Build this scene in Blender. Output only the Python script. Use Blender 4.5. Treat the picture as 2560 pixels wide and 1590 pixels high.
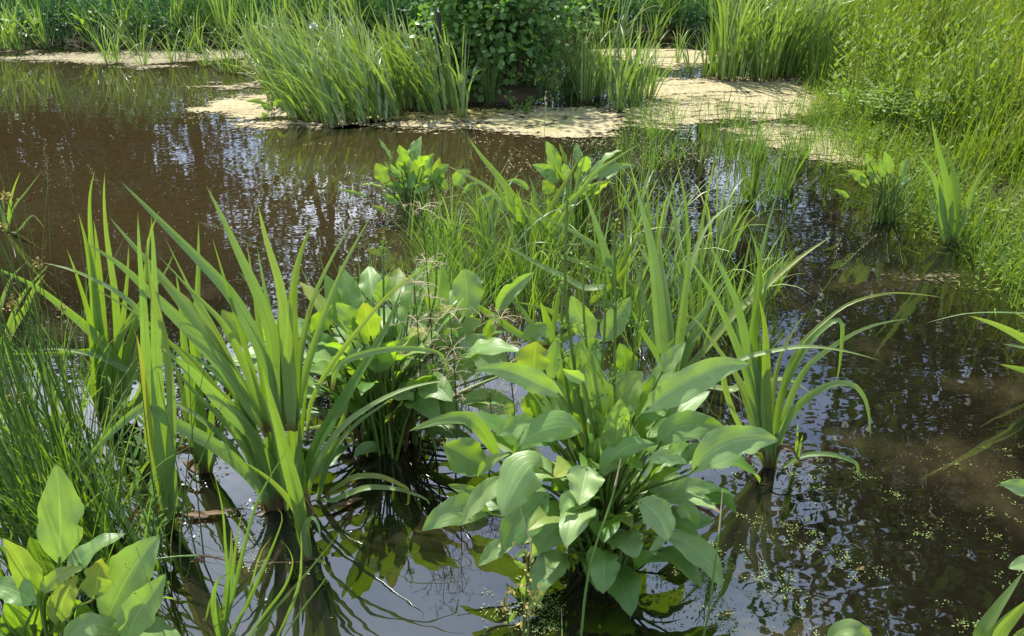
import bpy, math, random
import numpy as np
from mathutils import Vector
for _o in list(bpy.data.objects): bpy.data.objects.remove(_o)
SC = bpy.context.scene
COL = SC.collection
rng = np.random.default_rng(7)
random.seed(7)
R = math.radians

# ---------------------------------------------------------------- camera
PITCH, CAMH, FPX = R(28.6), 1.6, 2009.0
cd = bpy.data.cameras.new('camera'); cam = bpy.data.objects.new('camera', cd); COL.objects.link(cam)
cam.location = (0, 0, CAMH); cam.rotation_euler = (R(90)-PITCH, 0, 0)
cd.sensor_width = 36; cd.sensor_fit = 'HORIZONTAL'; cd.lens = 36*FPX/2560
cd.clip_start = .05; cd.clip_end = 400
SC.camera = cam
# ---------------------------------------------------------------- sky and sun
SUN_EL, SUN_AZ = R(59), R(-36)          # azimuth from +Y, negative = to the left
w = bpy.data.worlds.new('World'); SC.world = w; w.use_nodes = True
nt = w.node_tree; nt.nodes.clear()
N = nt.nodes.new; L = nt.links.new
out = N('ShaderNodeOutputWorld'); bg = N('ShaderNodeBackground'); bg.inputs[1].default_value = .125
sky = N('ShaderNodeTexSky'); sky.sky_type = 'NISHITA'; sky.sun_disc = False
sky.sun_elevation = SUN_EL; sky.sun_rotation = SUN_AZ
tc = N('ShaderNodeTexCoord'); mp = N('ShaderNodeMapping'); mp.inputs['Scale'].default_value = (1, 1, 1.7)
mp.inputs['Location'].default_value = (.3, .55, 0)
n1 = N('ShaderNodeTexNoise'); n1.inputs['Scale'].default_value = 1.9; n1.inputs['Detail'].default_value = 7; n1.inputs['Roughness'].default_value = .55
rp = N('ShaderNodeValToRGB'); rp.color_ramp.elements[0].position = .40; rp.color_ramp.elements[1].position = .66
n2 = N('ShaderNodeTexNoise'); n2.inputs['Scale'].default_value = 3.3; n2.inputs['Detail'].default_value = 5
cc = N('ShaderNodeMix'); cc.data_type = 'RGBA'
cc.inputs[6].default_value = (3.4, 4.6, 5.6, 1); cc.inputs[7].default_value = (17.5, 18., 18.6, 1)
mx = N('ShaderNodeMix'); mx.data_type = 'RGBA'
sz = N('ShaderNodeSeparateXYZ'); zr = N('ShaderNodeMapRange'); zr.inputs['From Min'].default_value = .5; zr.inputs['From Max'].default_value = .85   # greyer, thinner cloud overhead
zr.inputs['To Min'].default_value = 0; zr.inputs['To Max'].default_value = .75; L(tc.outputs['Generated'], sz.inputs[0]); L(sz.outputs[2], zr.inputs[0])
sb = N('ShaderNodeMath'); sb.operation = 'SUBTRACT'; sb.use_clamp = True; L(n2.outputs[0], sb.inputs[0]); L(zr.outputs[0], sb.inputs[1])
L(tc.outputs['Generated'], mp.inputs[0]); L(mp.outputs[0], n1.inputs['Vector']); L(mp.outputs[0], n2.inputs['Vector'])
L(n1.outputs[0], rp.inputs[0]); L(sb.outputs[0], cc.inputs[0]); L(rp.outputs[0], mx.inputs[0])
L(sky.outputs[0], mx.inputs[6]); L(cc.outputs[2], mx.inputs[7]); L(mx.outputs[2], bg.inputs[0]); L(bg.outputs[0], out.inputs[0])
sd = bpy.data.lights.new('sun', 'SUN'); so = bpy.data.objects.new('sun', sd); COL.objects.link(so)
sd.energy = 4.6; sd.angle = R(1.2); sd.color = (1, .95, .86)
sdir = Vector((math.sin(SUN_AZ)*math.cos(SUN_EL), math.cos(SUN_AZ)*math.cos(SUN_EL), math.sin(SUN_EL)))
so.rotation_euler = sdir.to_track_quat('Z', 'Y').to_euler(); so.location = sdir*30
SC.view_settings.view_transform = 'Standard'; SC.view_settings.look = 'None'
SC.view_settings.exposure = 1.2; SC.view_settings.gamma = 1
SC.cycles.max_bounces = 6; SC.cycles.diffuse_bounces = 3; SC.cycles.glossy_bounces = 3; SC.cycles.transmission_bounces = 4
SC.cycles.transparent_max_bounces = 6; SC.cycles.sample_clamp_indirect = 6
SC.cycles.caustics_reflective = False; SC.cycles.caustics_refractive = False
SC.cycles.use_denoising = True

# ---------------------------------------------------------------- photograph-to-place geometry
FWD = np.array([0, math.cos(PITCH), -math.sin(PITCH)]); UP = np.array([0, math.sin(PITCH), math.cos(PITCH)])
CAMP = np.array([0, 0, CAMH])
REG = {0: (0, 0, 1/1.05177), 1: (0, 0, 2.7), 2: (850, 0, 2.7), 3: (1660, 0, 2.7), 4: (0, 500, 2.7), 5: (850, 500, 2.7),
       6: (1660, 500, 2.7), 7: (0, 1030, 2.7), 8: (850, 1030, 2.7), 9: (1660, 1030, 2.7)}
def src(reg, p):
    ox, oy, k = REG[reg]
    return ox+p[0]/k, oy+p[1]/k
def ray(sx, sy):
    return FWD+np.array([1., 0, 0])*((sx-1280)/FPX)-UP*((sy-795)/FPX)
def pix(sx, sy, Y):
    r = ray(sx, sy); return CAMP+r*(Y/r[1])
def gnd(reg, p, z=0.):
    r = ray(*src(reg, p)); return CAMP+r*((z-CAMH)/r[2])

# ---------------------------------------------------------------- mesh helpers
class MB:
    def __init__(s): s.v = []; s.f = []; s.uv = []; s.t = []; s.n = 0
    def add(s, v, f, uv=None, t=(.5, 0, 0)):
        v = np.asarray(v, float).reshape(-1, 3); f = np.asarray(f, int).reshape(-1, 4)
        s.v.append(v); s.f.append(f+s.n)
        s.uv.append(np.zeros((len(v), 2)) if uv is None else np.asarray(uv, float).reshape(-1, 2))
        t = np.asarray(t, float)
        s.t.append(np.tile(t, (len(v), 1)) if t.ndim == 1 else t)
        s.n += len(v)
    def mesh(s, name, mat, origin=(0, 0, 0), smooth=True):
        v = np.concatenate(s.v)-np.asarray(origin); f = np.concatenate(s.f); uv = np.concatenate(s.uv); t = np.concatenate(s.t)
        me = bpy.data.meshes.new(name)
        me.vertices.add(len(v)); me.vertices.foreach_set('co', v.astype(np.float32).ravel())
        me.loops.add(f.size); me.loops.foreach_set('vertex_index', f.astype(np.int32).ravel())
        me.polygons.add(len(f)); me.polygons.foreach_set('loop_start', np.arange(0, f.size, 4, dtype=np.int32))
        me.update(calc_edges=True)
        ul = me.uv_layers.new(name='UVMap'); ul.data.foreach_set('uv', uv[f.ravel()].astype(np.float32).ravel())
        at = me.attributes.new('tint', 'FLOAT_COLOR', 'POINT')
        at.data.foreach_set('color', np.concatenate([t, np.ones((len(t), 1))], 1).astype(np.float32).ravel())
        me.polygons.foreach_set('use_smooth', np.full(len(f), smooth))
        if mat: me.materials.append(mat)
        me.validate(); me.update()
        return me
    def build(s, name, mat, parent=None, origin=(0, 0, 0), smooth=True, label=None):
        o = bpy.data.objects.new(name, s.mesh(name, mat, origin, smooth)); COL.objects.link(o)
        if parent: o.parent = parent
        else: o.location = origin
        if label: o['label'] = label
        return o
def tag(o, label=None, cat=None, group=None, kind=None):
    if label: o['label'] = label
    if cat: o['category'] = cat
    if group: o['group'] = group
    if kind: o['kind'] = kind
    return o
class Plant:                                   # an Empty at the plant's foot that parents its parts
    def __init__(s, name, label, cat, base, group=None):
        s.base = np.array(base, float); s.Y0 = s.base[1]
        s.o = bpy.data.objects.new(name, None); COL.objects.link(s.o); s.o.location = s.base
        tag(s.o, label, cat, group)
def nrm(a): return a/np.maximum(np.linalg.norm(a, axis=-1, keepdims=True), 1e-9)
def spline(P, n):
    P = np.asarray(P, float); d = np.r_[0, np.cumsum(np.linalg.norm(np.diff(P, axis=0), axis=1))]
    if len(P) == 2: return P[0]+(P[1]-P[0])*np.linspace(0, 1, n)[:, None]
    m = np.zeros_like(P); m[1:-1] = (P[2:]-P[:-2])/(d[2:]-d[:-2])[:, None]
    m[0] = (P[1]-P[0])/(d[1]-d[0])*1.5-m[1]*.5; m[-1] = (P[-1]-P[-2])/(d[-1]-d[-2])*1.5-m[-2]*.5
    s = np.linspace(0, d[-1], n); i = np.clip(np.searchsorted(d, s, 'right')-1, 0, len(P)-2)
    h = d[i+1]-d[i]; t = ((s-d[i])/h)[:, None]; h = h[:, None]
    return (2*t**3-3*t*t+1)*P[i]+(t**3-2*t*t+t)*h*m[i]+(-2*t**3+3*t*t)*P[i+1]+(t**3-t*t)*h*m[i+1]
def grid_faces(n, k):
    i, j = np.meshgrid(np.arange(n-1), np.arange(k-1), indexing='ij'); a = (i*k+j).ravel()
    return np.stack([a, a+1, a+k+1, a+k], 1)
def tang(C): return nrm(np.gradient(C, axis=0))
def tube(mb, C, r, k=6, t=(.5, 0, 0)):
    C = np.asarray(C, float); n = len(C); r = np.broadcast_to(np.asarray(r, float), (n,))
    T = tang(C); ref = np.array([0, 0, 1.]) if abs(T[n//2, 2]) < .8 else np.array([1., 0, 0])
    A = nrm(np.cross(T, ref)); B = np.cross(T, A)
    th = np.linspace(0, 2*math.pi, k+1)
    V = C[:, None]+r[:, None, None]*(A[:, None]*np.cos(th)[None, :, None]+B[:, None]*np.sin(th)[None, :, None])
    uv = np.stack(np.broadcast_arrays(np.linspace(0, 1, k+1)[None, :], np.linspace(0, 1, n)[:, None]), -1)
    mb.add(V, grid_faces(n, k+1), uv, t)
def edges(n):                                  # a slightly uneven outline, sometimes with a bite out of one side
    t = np.linspace(0, 1, n); e = np.stack([1+.05*np.sin(t*rng.uniform(12, 22)+rng.uniform(0, 6))+rng.normal(0, .025, n)+rng.normal(0, .05) for _ in (0, 1)], 1)
    if rng.uniform() < .3: e[:, rng.integers(0, 2)] -= rng.uniform(.15, .4)*np.exp(-((t-rng.uniform(.3, .85))/rng.uniform(.03, .06))**2)
    return e
def strip(mb, C, side, nor, half, fold=0., k=3, t=(.5, 0, 0), wav=0., ph=0., edge=None):
    n = len(C); s = np.linspace(-1, 1, k)
    a = np.abs(s); s2 = np.tile(s, (n, 1))
    if edge is not None: s2 = np.where(s2 < 0, s2*(1+(edge[:, :1]-1)*a), s2*(1+(edge[:, 1:]-1)*a))
    V = C[:, None]+half[:, None, None]*(side[:, None]*s2[:, :, None])
    lift = (fold*(a-.35)[None, :]*half[:, None])
    if wav: lift = lift+wav*np.sin(np.linspace(0, 1, n)[:, None]*15+ph+s[None, :]*2.2)*(a**2)[None, :]*half[:, None]
    V = V+nor[:, None]*lift[:, :, None]
    uv = np.stack(np.broadcast_arrays((s[None, :]+1)/2, np.linspace(0, 1, n)[:, None]), -1)
    mb.add(V, grid_faces(n, k), uv, t)
def frame(C, roll):
    T = tang(C); view = nrm(CAMP-C); S = nrm(np.cross(T, view)); Nn = nrm(np.cross(S, T))
    c, s = np.cos(roll)[:, None], np.sin(roll)[:, None]
    return S*c+Nn*s, Nn*c-S*s
DEP = lambda p: float(np.dot(np.asarray(p)-CAMP, FWD))

def blade_path(Y0, reg, pts, dy, n, zmin=.004):
    q = np.array([src(reg, p) for p in pts]); s = np.r_[0, np.cumsum(np.linalg.norm(np.diff(q, axis=0), axis=1))]; s /= s[-1]
    P = np.array([pix(q[i, 0], q[i, 1], Y0+dy*s[i]**1.2) for i in range(len(q))])
    C = spline(P, n); C[:, 2] = np.maximum(C[:, 2], zmin); C[0, 2] = min(C[0, 2], -.01) if C[0, 2] < .03 else C[0, 2]
    return C
def blade(pl, reg, pts, wpx, dy=None, roll=None, yel=None, tint=None, mat='iris', n=24, name='leaf', fold=None, label=None):
    """a sword leaf; pts run from foot to tip"""
    if dy is None: dy = rng.uniform(-.12, .12)
    if roll is None: roll = rng.uniform(-.45, .45)
    C = blade_path(pl.Y0, reg, pts, dy, n)
    half = .52*wpx/REG[reg][2]/FPX*DEP(C[n//3])
    t = np.linspace(0, 1, n)
    prof = (.62+.38*np.clip(t/.3, 0, 1))*np.clip((1-t)/.55, 0, 1)**.75; prof[-1] = .015
    S, Nn = frame(C, roll+np.linspace(-.12, .12, n)*rng.choice([-1, 1]))
    mb = MB()
    strip(mb, C, S, Nn, half*prof, fold if fold is not None else rng.uniform(.15, .4), 5,
          (rng.uniform(.1, .9) if tint is None else tint, max(0, rng.normal(.12, .15)) if yel is None else yel, 0))
    return mb.build(name, MAT[mat], pl.o, pl.base, label=label)
def broadleaf(pl, reg, pts, wpx, dyj=0., dyt=0., roll=0., cup=.25, tint=None, yel=0., wav=.12, mat='plantain', pet=True, n=26, shape=.42, label=None, petr=.0036):
    """a water-plantain leaf: pts run from where the stalk joins the blade to the tip"""
    q = np.array([src(reg, p) for p in pts]); s = np.r_[0, np.cumsum(np.linalg.norm(np.diff(q, axis=0), axis=1))]; s /= s[-1]
    P = np.array([pix(q[i, 0], q[i, 1], pl.Y0+dyj+(dyt-dyj)*s[i]) for i in range(len(q))])
    C = spline(P, n); C[:, 2] = np.maximum(C[:, 2], .006)
    half = .56*wpx/REG[reg][2]/FPX*DEP(C[n//2])
    t = np.linspace(0, 1, n)
    tt = np.where(t < shape, t/shape*.5, .5+(t-shape)/(1-shape)*.5)
    prof = np.maximum(np.sin(math.pi*tt)**.85*(1-.12*tt), .02); prof[-1] = .008
    S, Nn = frame(C, np.full(n, roll)+np.linspace(-.1, .1, n))
    mb = MB(); tv = rng.uniform(.1, .9) if tint is None else tint
    strip(mb, C, S, Nn, half*prof, cup, 9, (tv, yel, 0), wav, rng.uniform(0, 6), edges(n))
    o = mb.build('leaf', MAT[mat], pl.o, pl.base, label=label)
    if pet:
        J = C[0]; foot = pl.base+np.array([rng.normal(0, .022), rng.normal(0, .022), -.02])
        d = J-foot; mid = foot+d*.5+np.array([-d[0]*.14, -d[1]*.14, abs(d[2])*.12+.01])
        Q = spline([foot, foot+d*.2+np.array([-d[0]*.1, -d[1]*.1, .01]), mid, J, C[2]], 14)
        Q[1:, 2] = np.maximum(Q[1:, 2], .006)
        m2 = MB(); tube(m2, Q, np.linspace(petr*1.5, petr*.75, 14), 7, (tv*.6, yel*.3, 0)); m2.build('stalk', MAT['stalk'], o, pl.base)
    return o
def dead_skirt(pl, px, py, k=2):                # withered blades hanging round the foot of a clump
    for i in range(k):
        s = rng.choice([-1, 1]); r = rng.uniform(40, 95)
        blade(pl, 0, [(px+s*8, py-8), (px+s*r*.35, py-r*.55), (px+s*r*.75, py-r*.5), (px+s*r, py-r*.1), (px+s*r*1.12, py+r*.12)], rng.uniform(10, 18), dy=rng.uniform(-.06, .04), mat='dead', fold=.6, n=20)
def autoleaf(pl, az, reach, h, ln, wd, droop=.5, tint=None, yel=0., mat='plantain', off=.03):
    if math.sin(az) < 0: reach *= 1+.45*math.sin(az); ln *= 1+.2*math.sin(az)
    foot = pl.base+np.array([math.cos(az)*off*rng.uniform(.2, 1), math.sin(az)*off*rng.uniform(.2, 1), -.02]); ca, sa = math.cos(az), math.sin(az)
    J = pl.base+np.array([ca*reach, sa*reach, h]); Q = spline([foot, foot+(J-foot)*.5+np.array([-ca*reach*.18, -sa*reach*.18, h*.12]), J], 12)
    a0 = math.atan2(J[2]-Q[-3][2], np.hypot(*(J-Q[-3])[:2])); P = [J]
    for i in range(4): a = a0-droop*(i+.5)/2.; P.append(P[-1]+np.array([ca*math.cos(a), sa*math.cos(a), math.sin(a)])*ln/4)
    n = 22; C = spline(P, n); C[:, 2] = np.maximum(C[:, 2], .008); t = np.linspace(0, 1, n); tt = np.where(t < .42, t/.42*.5, .5+(t-.42)/.58*.5)
    prof = np.maximum(np.sin(math.pi*tt)**.85*(1-.12*tt), .02); prof[-1] = .008
    S = np.tile([[-sa, ca, 0.]], (n, 1)); roll = rng.normal(0, .25); Nn = nrm(np.cross(S, tang(C))); Nn *= np.sign(Nn[:, 2:3]+1e-6); S = nrm(S*math.cos(roll)+Nn*math.sin(roll))
    tv = rng.uniform(.05, .95) if tint is None else tint; yel = yel or (rng.uniform(.3, .9) if rng.uniform() < .1 else 0.); mb = MB(); strip(mb, C, S, Nn, .5*wd*prof, rng.uniform(.1, .35), 9, (tv, yel, 0), .14, rng.uniform(0, 6), edges(n))
    o = mb.build('leaf', MAT[mat], pl.o, pl.base); m2 = MB(); tube(m2, np.concatenate([Q, C[1:3]]), np.linspace(.0055, .0026, 14), 6, (tv*.6, 0, 0)); m2.build('stalk', MAT['stalk'], o, pl.base)
# many grass-like blades at once
def blades(mb, base, az, length, l0, l1, width, seg=4, tint=None, twist=None, p=1.3, k=2):
    base = np.asarray(base, float); n = len(base)
    B = lambda a: np.broadcast_to(np.asarray(a, float), (n,))
    az, length, l0, l1, width = B(az), B(length), B(l0), B(l1), B(width)
    ts = (np.arange(seg)+.5)/seg; th = l0[:, None]+(l1-l0)[:, None]*ts[None]**p
    st = (length/seg)[:, None]; dx = st*np.sin(th); dz = st*np.cos(th)
    X = np.concatenate([np.zeros((n, 1)), np.cumsum(dx, 1)], 1); Z = np.concatenate([np.zeros((n, 1)), np.cumsum(dz, 1)], 1)
    ca, sa = np.cos(az), np.sin(az)
    P = np.stack([base[:, 0:1]+X*ca[:, None], base[:, 1:2]+X*sa[:, None], np.maximum(base[:, 2:3]+Z, .004)], -1)
    tw = np.zeros(n) if twist is None else B(twist)
    cs = np.cos(az+math.pi/2+tw), np.sin(az+math.pi/2+tw)
    S = np.stack([cs[0], cs[1], np.zeros(n)], -1)
    t = np.linspace(0, 1, seg+1); prof = (.6+.4*np.clip(t/.3, 0, 1))*np.clip((1-t)/.6, 0, 1)**.8; prof[-1] = .03
    s = np.linspace(-1, 1, k)
    V = P[:, :, None]+S[:, None, None]*(s[None, None, :, None]*(.5*width)[:, None, None, None]*prof[None, :, None, None])
    if k == 3: V[:, :, 1, 2] -= (.5*width)[:, None]*prof[None]*.5
    per = (seg+1)*k; gf = grid_faces(seg+1, k)
    F = (np.arange(n)*per)[:, None, None]+gf[None]
    uv = np.broadcast_to(np.stack(np.broadcast_arrays((s[None, :]+1)/2, t[:, None]), -1)[None], (n, seg+1, k, 2))
    if tint is None: tint = np.stack([rng.uniform(0, 1, n), np.clip(rng.normal(.1, .15, n), 0, 1), np.zeros(n)], 1)
    mb.add(V, F, uv, np.repeat(tint, per, 0))
# many small folded leaves at once
def leaves(mb, pos, d, nor, length, width, tint=None, fold=.25, rnd=.62):
    pos = np.asarray(pos, float); n = len(pos); d = nrm(d); s = nrm(np.cross(d, nor)); nn = np.cross(s, d)
    ln = np.broadcast_to(length, (n,))[:, None]; wd = np.broadcast_to(width, (n,))[:, None]*.5
    a = pos; e = pos+d*ln
    up = nn*wd*fold
    l1 = pos+d*ln*.28-s*wd*(.75+.25*rnd)+up; l2 = pos+d*ln*rnd-s*wd*.9+up
    r1 = pos+d*ln*.28+s*wd*(.75+.25*rnd)+up; r2 = pos+d*ln*rnd+s*wd*.9+up
    V = np.stack([a, l1, l2, e, r2, r1], 1)
    F = (np.arange(n)*6)[:, None, None]+np.array([[0, 3, 2, 1], [0, 5, 4, 3]])[None]
    uv = np.broadcast_to(np.array([[.5, 0], [0, .3], [0, .65], [.5, 1], [1, .65], [1, .3]])[None], (n, 6, 2))
    if tint is None: tint = np.stack([rng.uniform(0, 1, n), np.clip(rng.normal(.05, .12, n), 0, 1), np.zeros(n)], 1)
    mb.add(V, F, uv, np.repeat(tint, 6, 0))
def rdir(n, up=0.):
    v = rng.normal(size=(n, 3)); v[:, 2] += up; return nrm(v)

# ---------------------------------------------------------------- materials
MAT = {}
def mat_new(name):
    m = bpy.data.materials.new(name); m.use_nodes = True; t = m.node_tree; t.nodes.clear()
    return m, t.nodes.new, t.links.new
def mixc(N, L, fac, a, b, mode='MIX'):
    m = N('ShaderNodeMix'); m.data_type = 'RGBA'; m.blend_type = mode
    for sock, v in ((m.inputs[0], fac), (m.inputs[6], a), (m.inputs[7], b)):
        if hasattr(v, 'links') or hasattr(v, 'is_output'): L(v, sock)
        elif isinstance(v, (int, float)): sock.default_value = v
        else: sock.default_value = (*v, 1)
    return m.outputs[2]
def mth(N, L, op, a, b=0., c=None):
    m = N('ShaderNodeMath'); m.operation = op
    for i, v in enumerate((a, b) if c is None else (a, b, c)):
        if hasattr(v, 'is_output'): L(v, m.inputs[i])
        else: m.inputs[i].default_value = v
    return m.outputs[0]
def noise(N, L, scale, detail=3., vec=None, rough=.5, obj=True, stretch=None):
    if vec is None:
        tc = N('ShaderNodeTexCoord'); vec = tc.outputs['Object' if obj else 'UV']
    if stretch:
        mp = N('ShaderNodeMapping'); mp.inputs['Scale'].default_value = stretch; L(vec, mp.inputs[0]); vec = mp.outputs[0]
    n = N('ShaderNodeTexNoise'); n.inputs['Scale'].default_value = scale; n.inputs['Detail'].default_value = detail
    n.inputs['Roughness'].default_value = rough; L(vec, n.inputs['Vector']); return n.outputs[0]
def ramp(N, L, v, a, b, smooth=False):
    m = N('ShaderNodeMapRange'); m.inputs['From Min'].default_value = a; m.inputs['From Max'].default_value = b
    if smooth: m.interpolation_type = 'SMOOTHSTEP'
    L(v, m.inputs['Value']); return m.outputs[0]
def leafmat(key, dark, light, yellow, trans, tyel=(.42, .42, .03), tmix=.4, rough=.45, spec=.4, stripe=0., nst=9, rib=0., ribw=.05, vein=0., blotch=.3, bump=.0, nscale=14, foot=0., spots=0.):
    m, N, L = mat_new(key+'_green')
    at = N('ShaderNodeAttribute'); at.attribute_name = 'tint'; sp = N('ShaderNodeSeparateColor'); L(at.outputs['Color'], sp.inputs[0])
    uv = N('ShaderNodeTexCoord'); su = N('ShaderNodeSeparateXYZ'); L(uv.outputs['UV'], su.inputs[0]); u, v = su.outputs[0], su.outputs[1]
    yf = mth(N, L, 'MULTIPLY', sp.outputs[1], mth(N, L, 'ADD', mth(N, L, 'MULTIPLY', mth(N, L, 'POWER', v, 2.), .8), .25)); 
    yf = mth(N, L, 'MINIMUM', yf, 1.)
    col = mixc(N, L, yf, mixc(N, L, sp.outputs[0], dark, light), yellow)
    tr = mixc(N, L, yf, trans, tyel)
    val = mth(N, L, 'ADD', mth(N, L, 'MULTIPLY', noise(N, L, nscale, 3), blotch*2), 1-blotch)
    hgt = None
    if stripe:
        ss = mth(N, L, 'SINE', mth(N, L, 'MULTIPLY', u, 2*math.pi*nst)); hgt = ss
        val = mth(N, L, 'MULTIPLY', val, mth(N, L, 'ADD', mth(N, L, 'MULTIPLY', ss, stripe), 1.))
    au = mth(N, L, 'ABSOLUTE', mth(N, L, 'SUBTRACT', u, .5))
    if vein:
        vv = mth(N, L, 'POWER', mth(N, L, 'ABSOLUTE', mth(N, L, 'COSINE', mth(N, L, 'MULTIPLY', au, math.pi*6.2))), 18.)
        val = mth(N, L, 'MULTIPLY', val, mth(N, L, 'ADD', mth(N, L, 'MULTIPLY', vv, vein), 1.))
        cross = noise(N, L, 9, 2, uv.outputs['UV'], stretch=(1.5, 9, 1))
        hgt = mth(N, L, 'ADD', mth(N, L, 'MULTIPLY', vv, -.6), cross)
    if rib:
        rb = mth(N, L, 'SUBTRACT', 1., mth(N, L, 'MINIMUM', mth(N, L, 'DIVIDE', au, ribw), 1.))
        val = mth(N, L, 'MULTIPLY', val, mth(N, L, 'ADD', mth(N, L, 'MULTIPLY', rb, rib), 1.))
    if foot:                                                    # brown sheaths at the foot, withered tips
        ft = mth(N, L, 'MAXIMUM', mth(N, L, 'MULTIPLY', ramp(N, L, v, .09, .02), .85), mth(N, L, 'MULTIPLY', ramp(N, L, v, .95, 1.), mth(N, L, 'MULTIPLY', sp.outputs[0], .8)))
        col = mixc(N, L, ft, col, (.12, .075, .025)); tr = mixc(N, L, ft, tr, (.08, .05, .015))
    if spots:                                                   # brown blemishes
        st = mth(N, L, 'MULTIPLY', ramp(N, L, noise(N, L, 70, 4, None, .6), .66, .70), ramp(N, L, noise(N, L, 9, 2), .48, .6))
        st = mth(N, L, 'MAXIMUM', st, mth(N, L, 'MULTIPLY', ramp(N, L, v, .955, .99), sp.outputs[0]))
        col = mixc(N, L, mth(N, L, 'MULTIPLY', st, .8), col, (.09, .055, .02)); tr = mixc(N, L, mth(N, L, 'MULTIPLY', st, .8), tr, (.06, .04, .01))
    cv = N('ShaderNodeCombineColor'); [L(val, cv.inputs[i]) for i in range(3)]
    col = mixc(N, L, 1., col, cv.outputs[0], 'MULTIPLY'); tr = mixc(N, L, 1., tr, cv.outputs[0], 'MULTIPLY')
    b = N('ShaderNodeBsdfPrincipled'); b.inputs['Roughness'].default_value = rough; b.inputs['Specular IOR Level'].default_value = spec
    L(col, b.inputs['Base Color']); t = N('ShaderNodeBsdfTranslucent'); L(tr, t.inputs[0])
    if bump and hgt is not None:
        bp = N('ShaderNodeBump'); bp.inputs['Strength'].default_value = bump; bp.inputs['Distance'].default_value = .003; L(hgt, bp.inputs['Height']); L(bp.outputs[0], b.inputs['Normal'])
    ms = N('ShaderNodeMixShader'); ms.inputs[0].default_value = tmix; L(b.outputs[0], ms.inputs[1]); L(t.outputs[0], ms.inputs[2])
    o = N('ShaderNodeOutputMaterial'); L(ms.outputs[0], o.inputs[0]); MAT[key] = m; return m
YL = (.34, .30, .03)
leafmat('iris', (.055, .135, .02), (.20, .29, .11), YL, (.27, .46, .012), stripe=.10, nst=8, rib=-.4, ribw=.035, blotch=.16, bump=.25, rough=.34, spec=.5, tmix=.34, foot=1.)
leafmat('plantain', (.07, .16, .026), (.225, .325, .12), YL, (.32, .52, .015), vein=.03, rib=.45, ribw=.025, blotch=.26, bump=.22, rough=.38, spec=.5, tmix=.40, nscale=22, spots=1.)
leafmat('iris_far', (.06, .14, .03), (.24, .33, .13), YL, (.27, .45, .03), stripe=.08, nst=5, rib=-.3, ribw=.05, blotch=.16, rough=.34, spec=.6, tmix=.3, foot=1.)
leafmat('stalk', (.06, .11, .016), (.12, .19, .035), (.2, .12, .03), (.12, .2, .02), tmix=.15, rough=.4)
leafmat('rush', (.045, .105, .016), (.10, .175, .035), (.22, .17, .05), (.06, .14, .01), tmix=.12, rough=.4)
leafmat('grass', (.05, .12, .018), (.13, .22, .05), (.34, .31, .12), (.20, .38, .012), tmix=.35, rough=.45, blotch=.25)
leafmat('bankgrass', (.07, .14, .016), (.18, .245, .045), (.36, .31, .11), (.24, .38, .012), tmix=.36, rough=.6, spec=.2, blotch=.35)
leafmat('alder', (.06, .15, .035), (.16, .27, .085), (.18, .25, .02), (.18, .38, .012), tyel=(.36, .50, .02), tmix=.36, rough=.36, blotch=.25, rib=.25, spec=.5)
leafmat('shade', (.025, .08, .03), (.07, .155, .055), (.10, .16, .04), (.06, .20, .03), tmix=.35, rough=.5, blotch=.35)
leafmat('tree', (.02, .045, .012), (.045, .08, .02), (.08, .1, .02), (.06, .14, .012), tmix=.3, rough=.55, blotch=.3)
leafmat('dry', (.34, .27, .17), (.50, .42, .28), (.45, .33, .18), (.4, .32, .18), tmix=.2, rough=.7)
leafmat('flower', (.22, .17, .05), (.36, .30, .10), (.42, .33, .08), (.3, .25, .05), tmix=.3, rough=.7)
leafmat('dead', (.05, .025, .010), (.13, .07, .028), (.30, .2, .09), (.2, .1, .03), tmix=.2, rough=.6)
# ---------------------------------------------------------------- materials of the setting
def simple(key, N0, rough=.8):
    m, N, L = mat_new(key); b = N('ShaderNodeBsdfPrincipled'); b.inputs['Roughness'].default_value = rough
    o = N('ShaderNodeOutputMaterial'); L(b.outputs[0], o.inputs[0]); L(N0(N, L), b.inputs['Base Color']); MAT[key] = m; return m
def soil_col(N, L):                             # bare mud by the water, green woodland floor behind the far bank
    tc = N('ShaderNodeTexCoord'); s = N('ShaderNodeSeparateXYZ'); L(tc.outputs['Object'], s.inputs[0])
    mud = mixc(N, L, noise(N, L, 6, 5), (.03, .02, .01), (.10, .075, .04)); turf = mixc(N, L, noise(N, L, 3, 6), (.018, .04, .012), (.05, .095, .025))
    return mixc(N, L, ramp(N, L, mth(N, L, 'ADD', s.outputs[1], mth(N, L, 'MULTIPLY', noise(N, L, .8, 4), 3.)), 10.5, 12.5), mud, turf)
simple('soil', soil_col, .95)
simple('bark', lambda N, L: mixc(N, L, noise(N, L, 9, 5, stretch=(1, 1, .2)), (.025, .02, .014), (.09, .07, .05)), .9)
simple('post_wood', lambda N, L: mixc(N, L, ramp(N, L, noise(N, L, 25, 4, stretch=(1, 1, .12)), .35, .7), (.008, .007, .006), (.045, .034, .026)), .85)
simple('duckweed_leaf', lambda N, L: mixc(N, L, noise(N, L, 30, 2), (.07, .12, .02), (.18, .22, .06)), .5)
simple('debris_flake', lambda N, L: mixc(N, L, noise(N, L, 40, 2), (.008, .005, .003), (.05, .03, .013)), .35)
simple('white_petal', lambda N, L: mixc(N, L, noise(N, L, 20, 2), (.7, .7, .66), (.85, .85, .8)), .6)
simple('yellow_petal', lambda N, L: mixc(N, L, noise(N, L, 20, 2), (.7, .55, .02), (.85, .7, .05)), .5)
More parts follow.
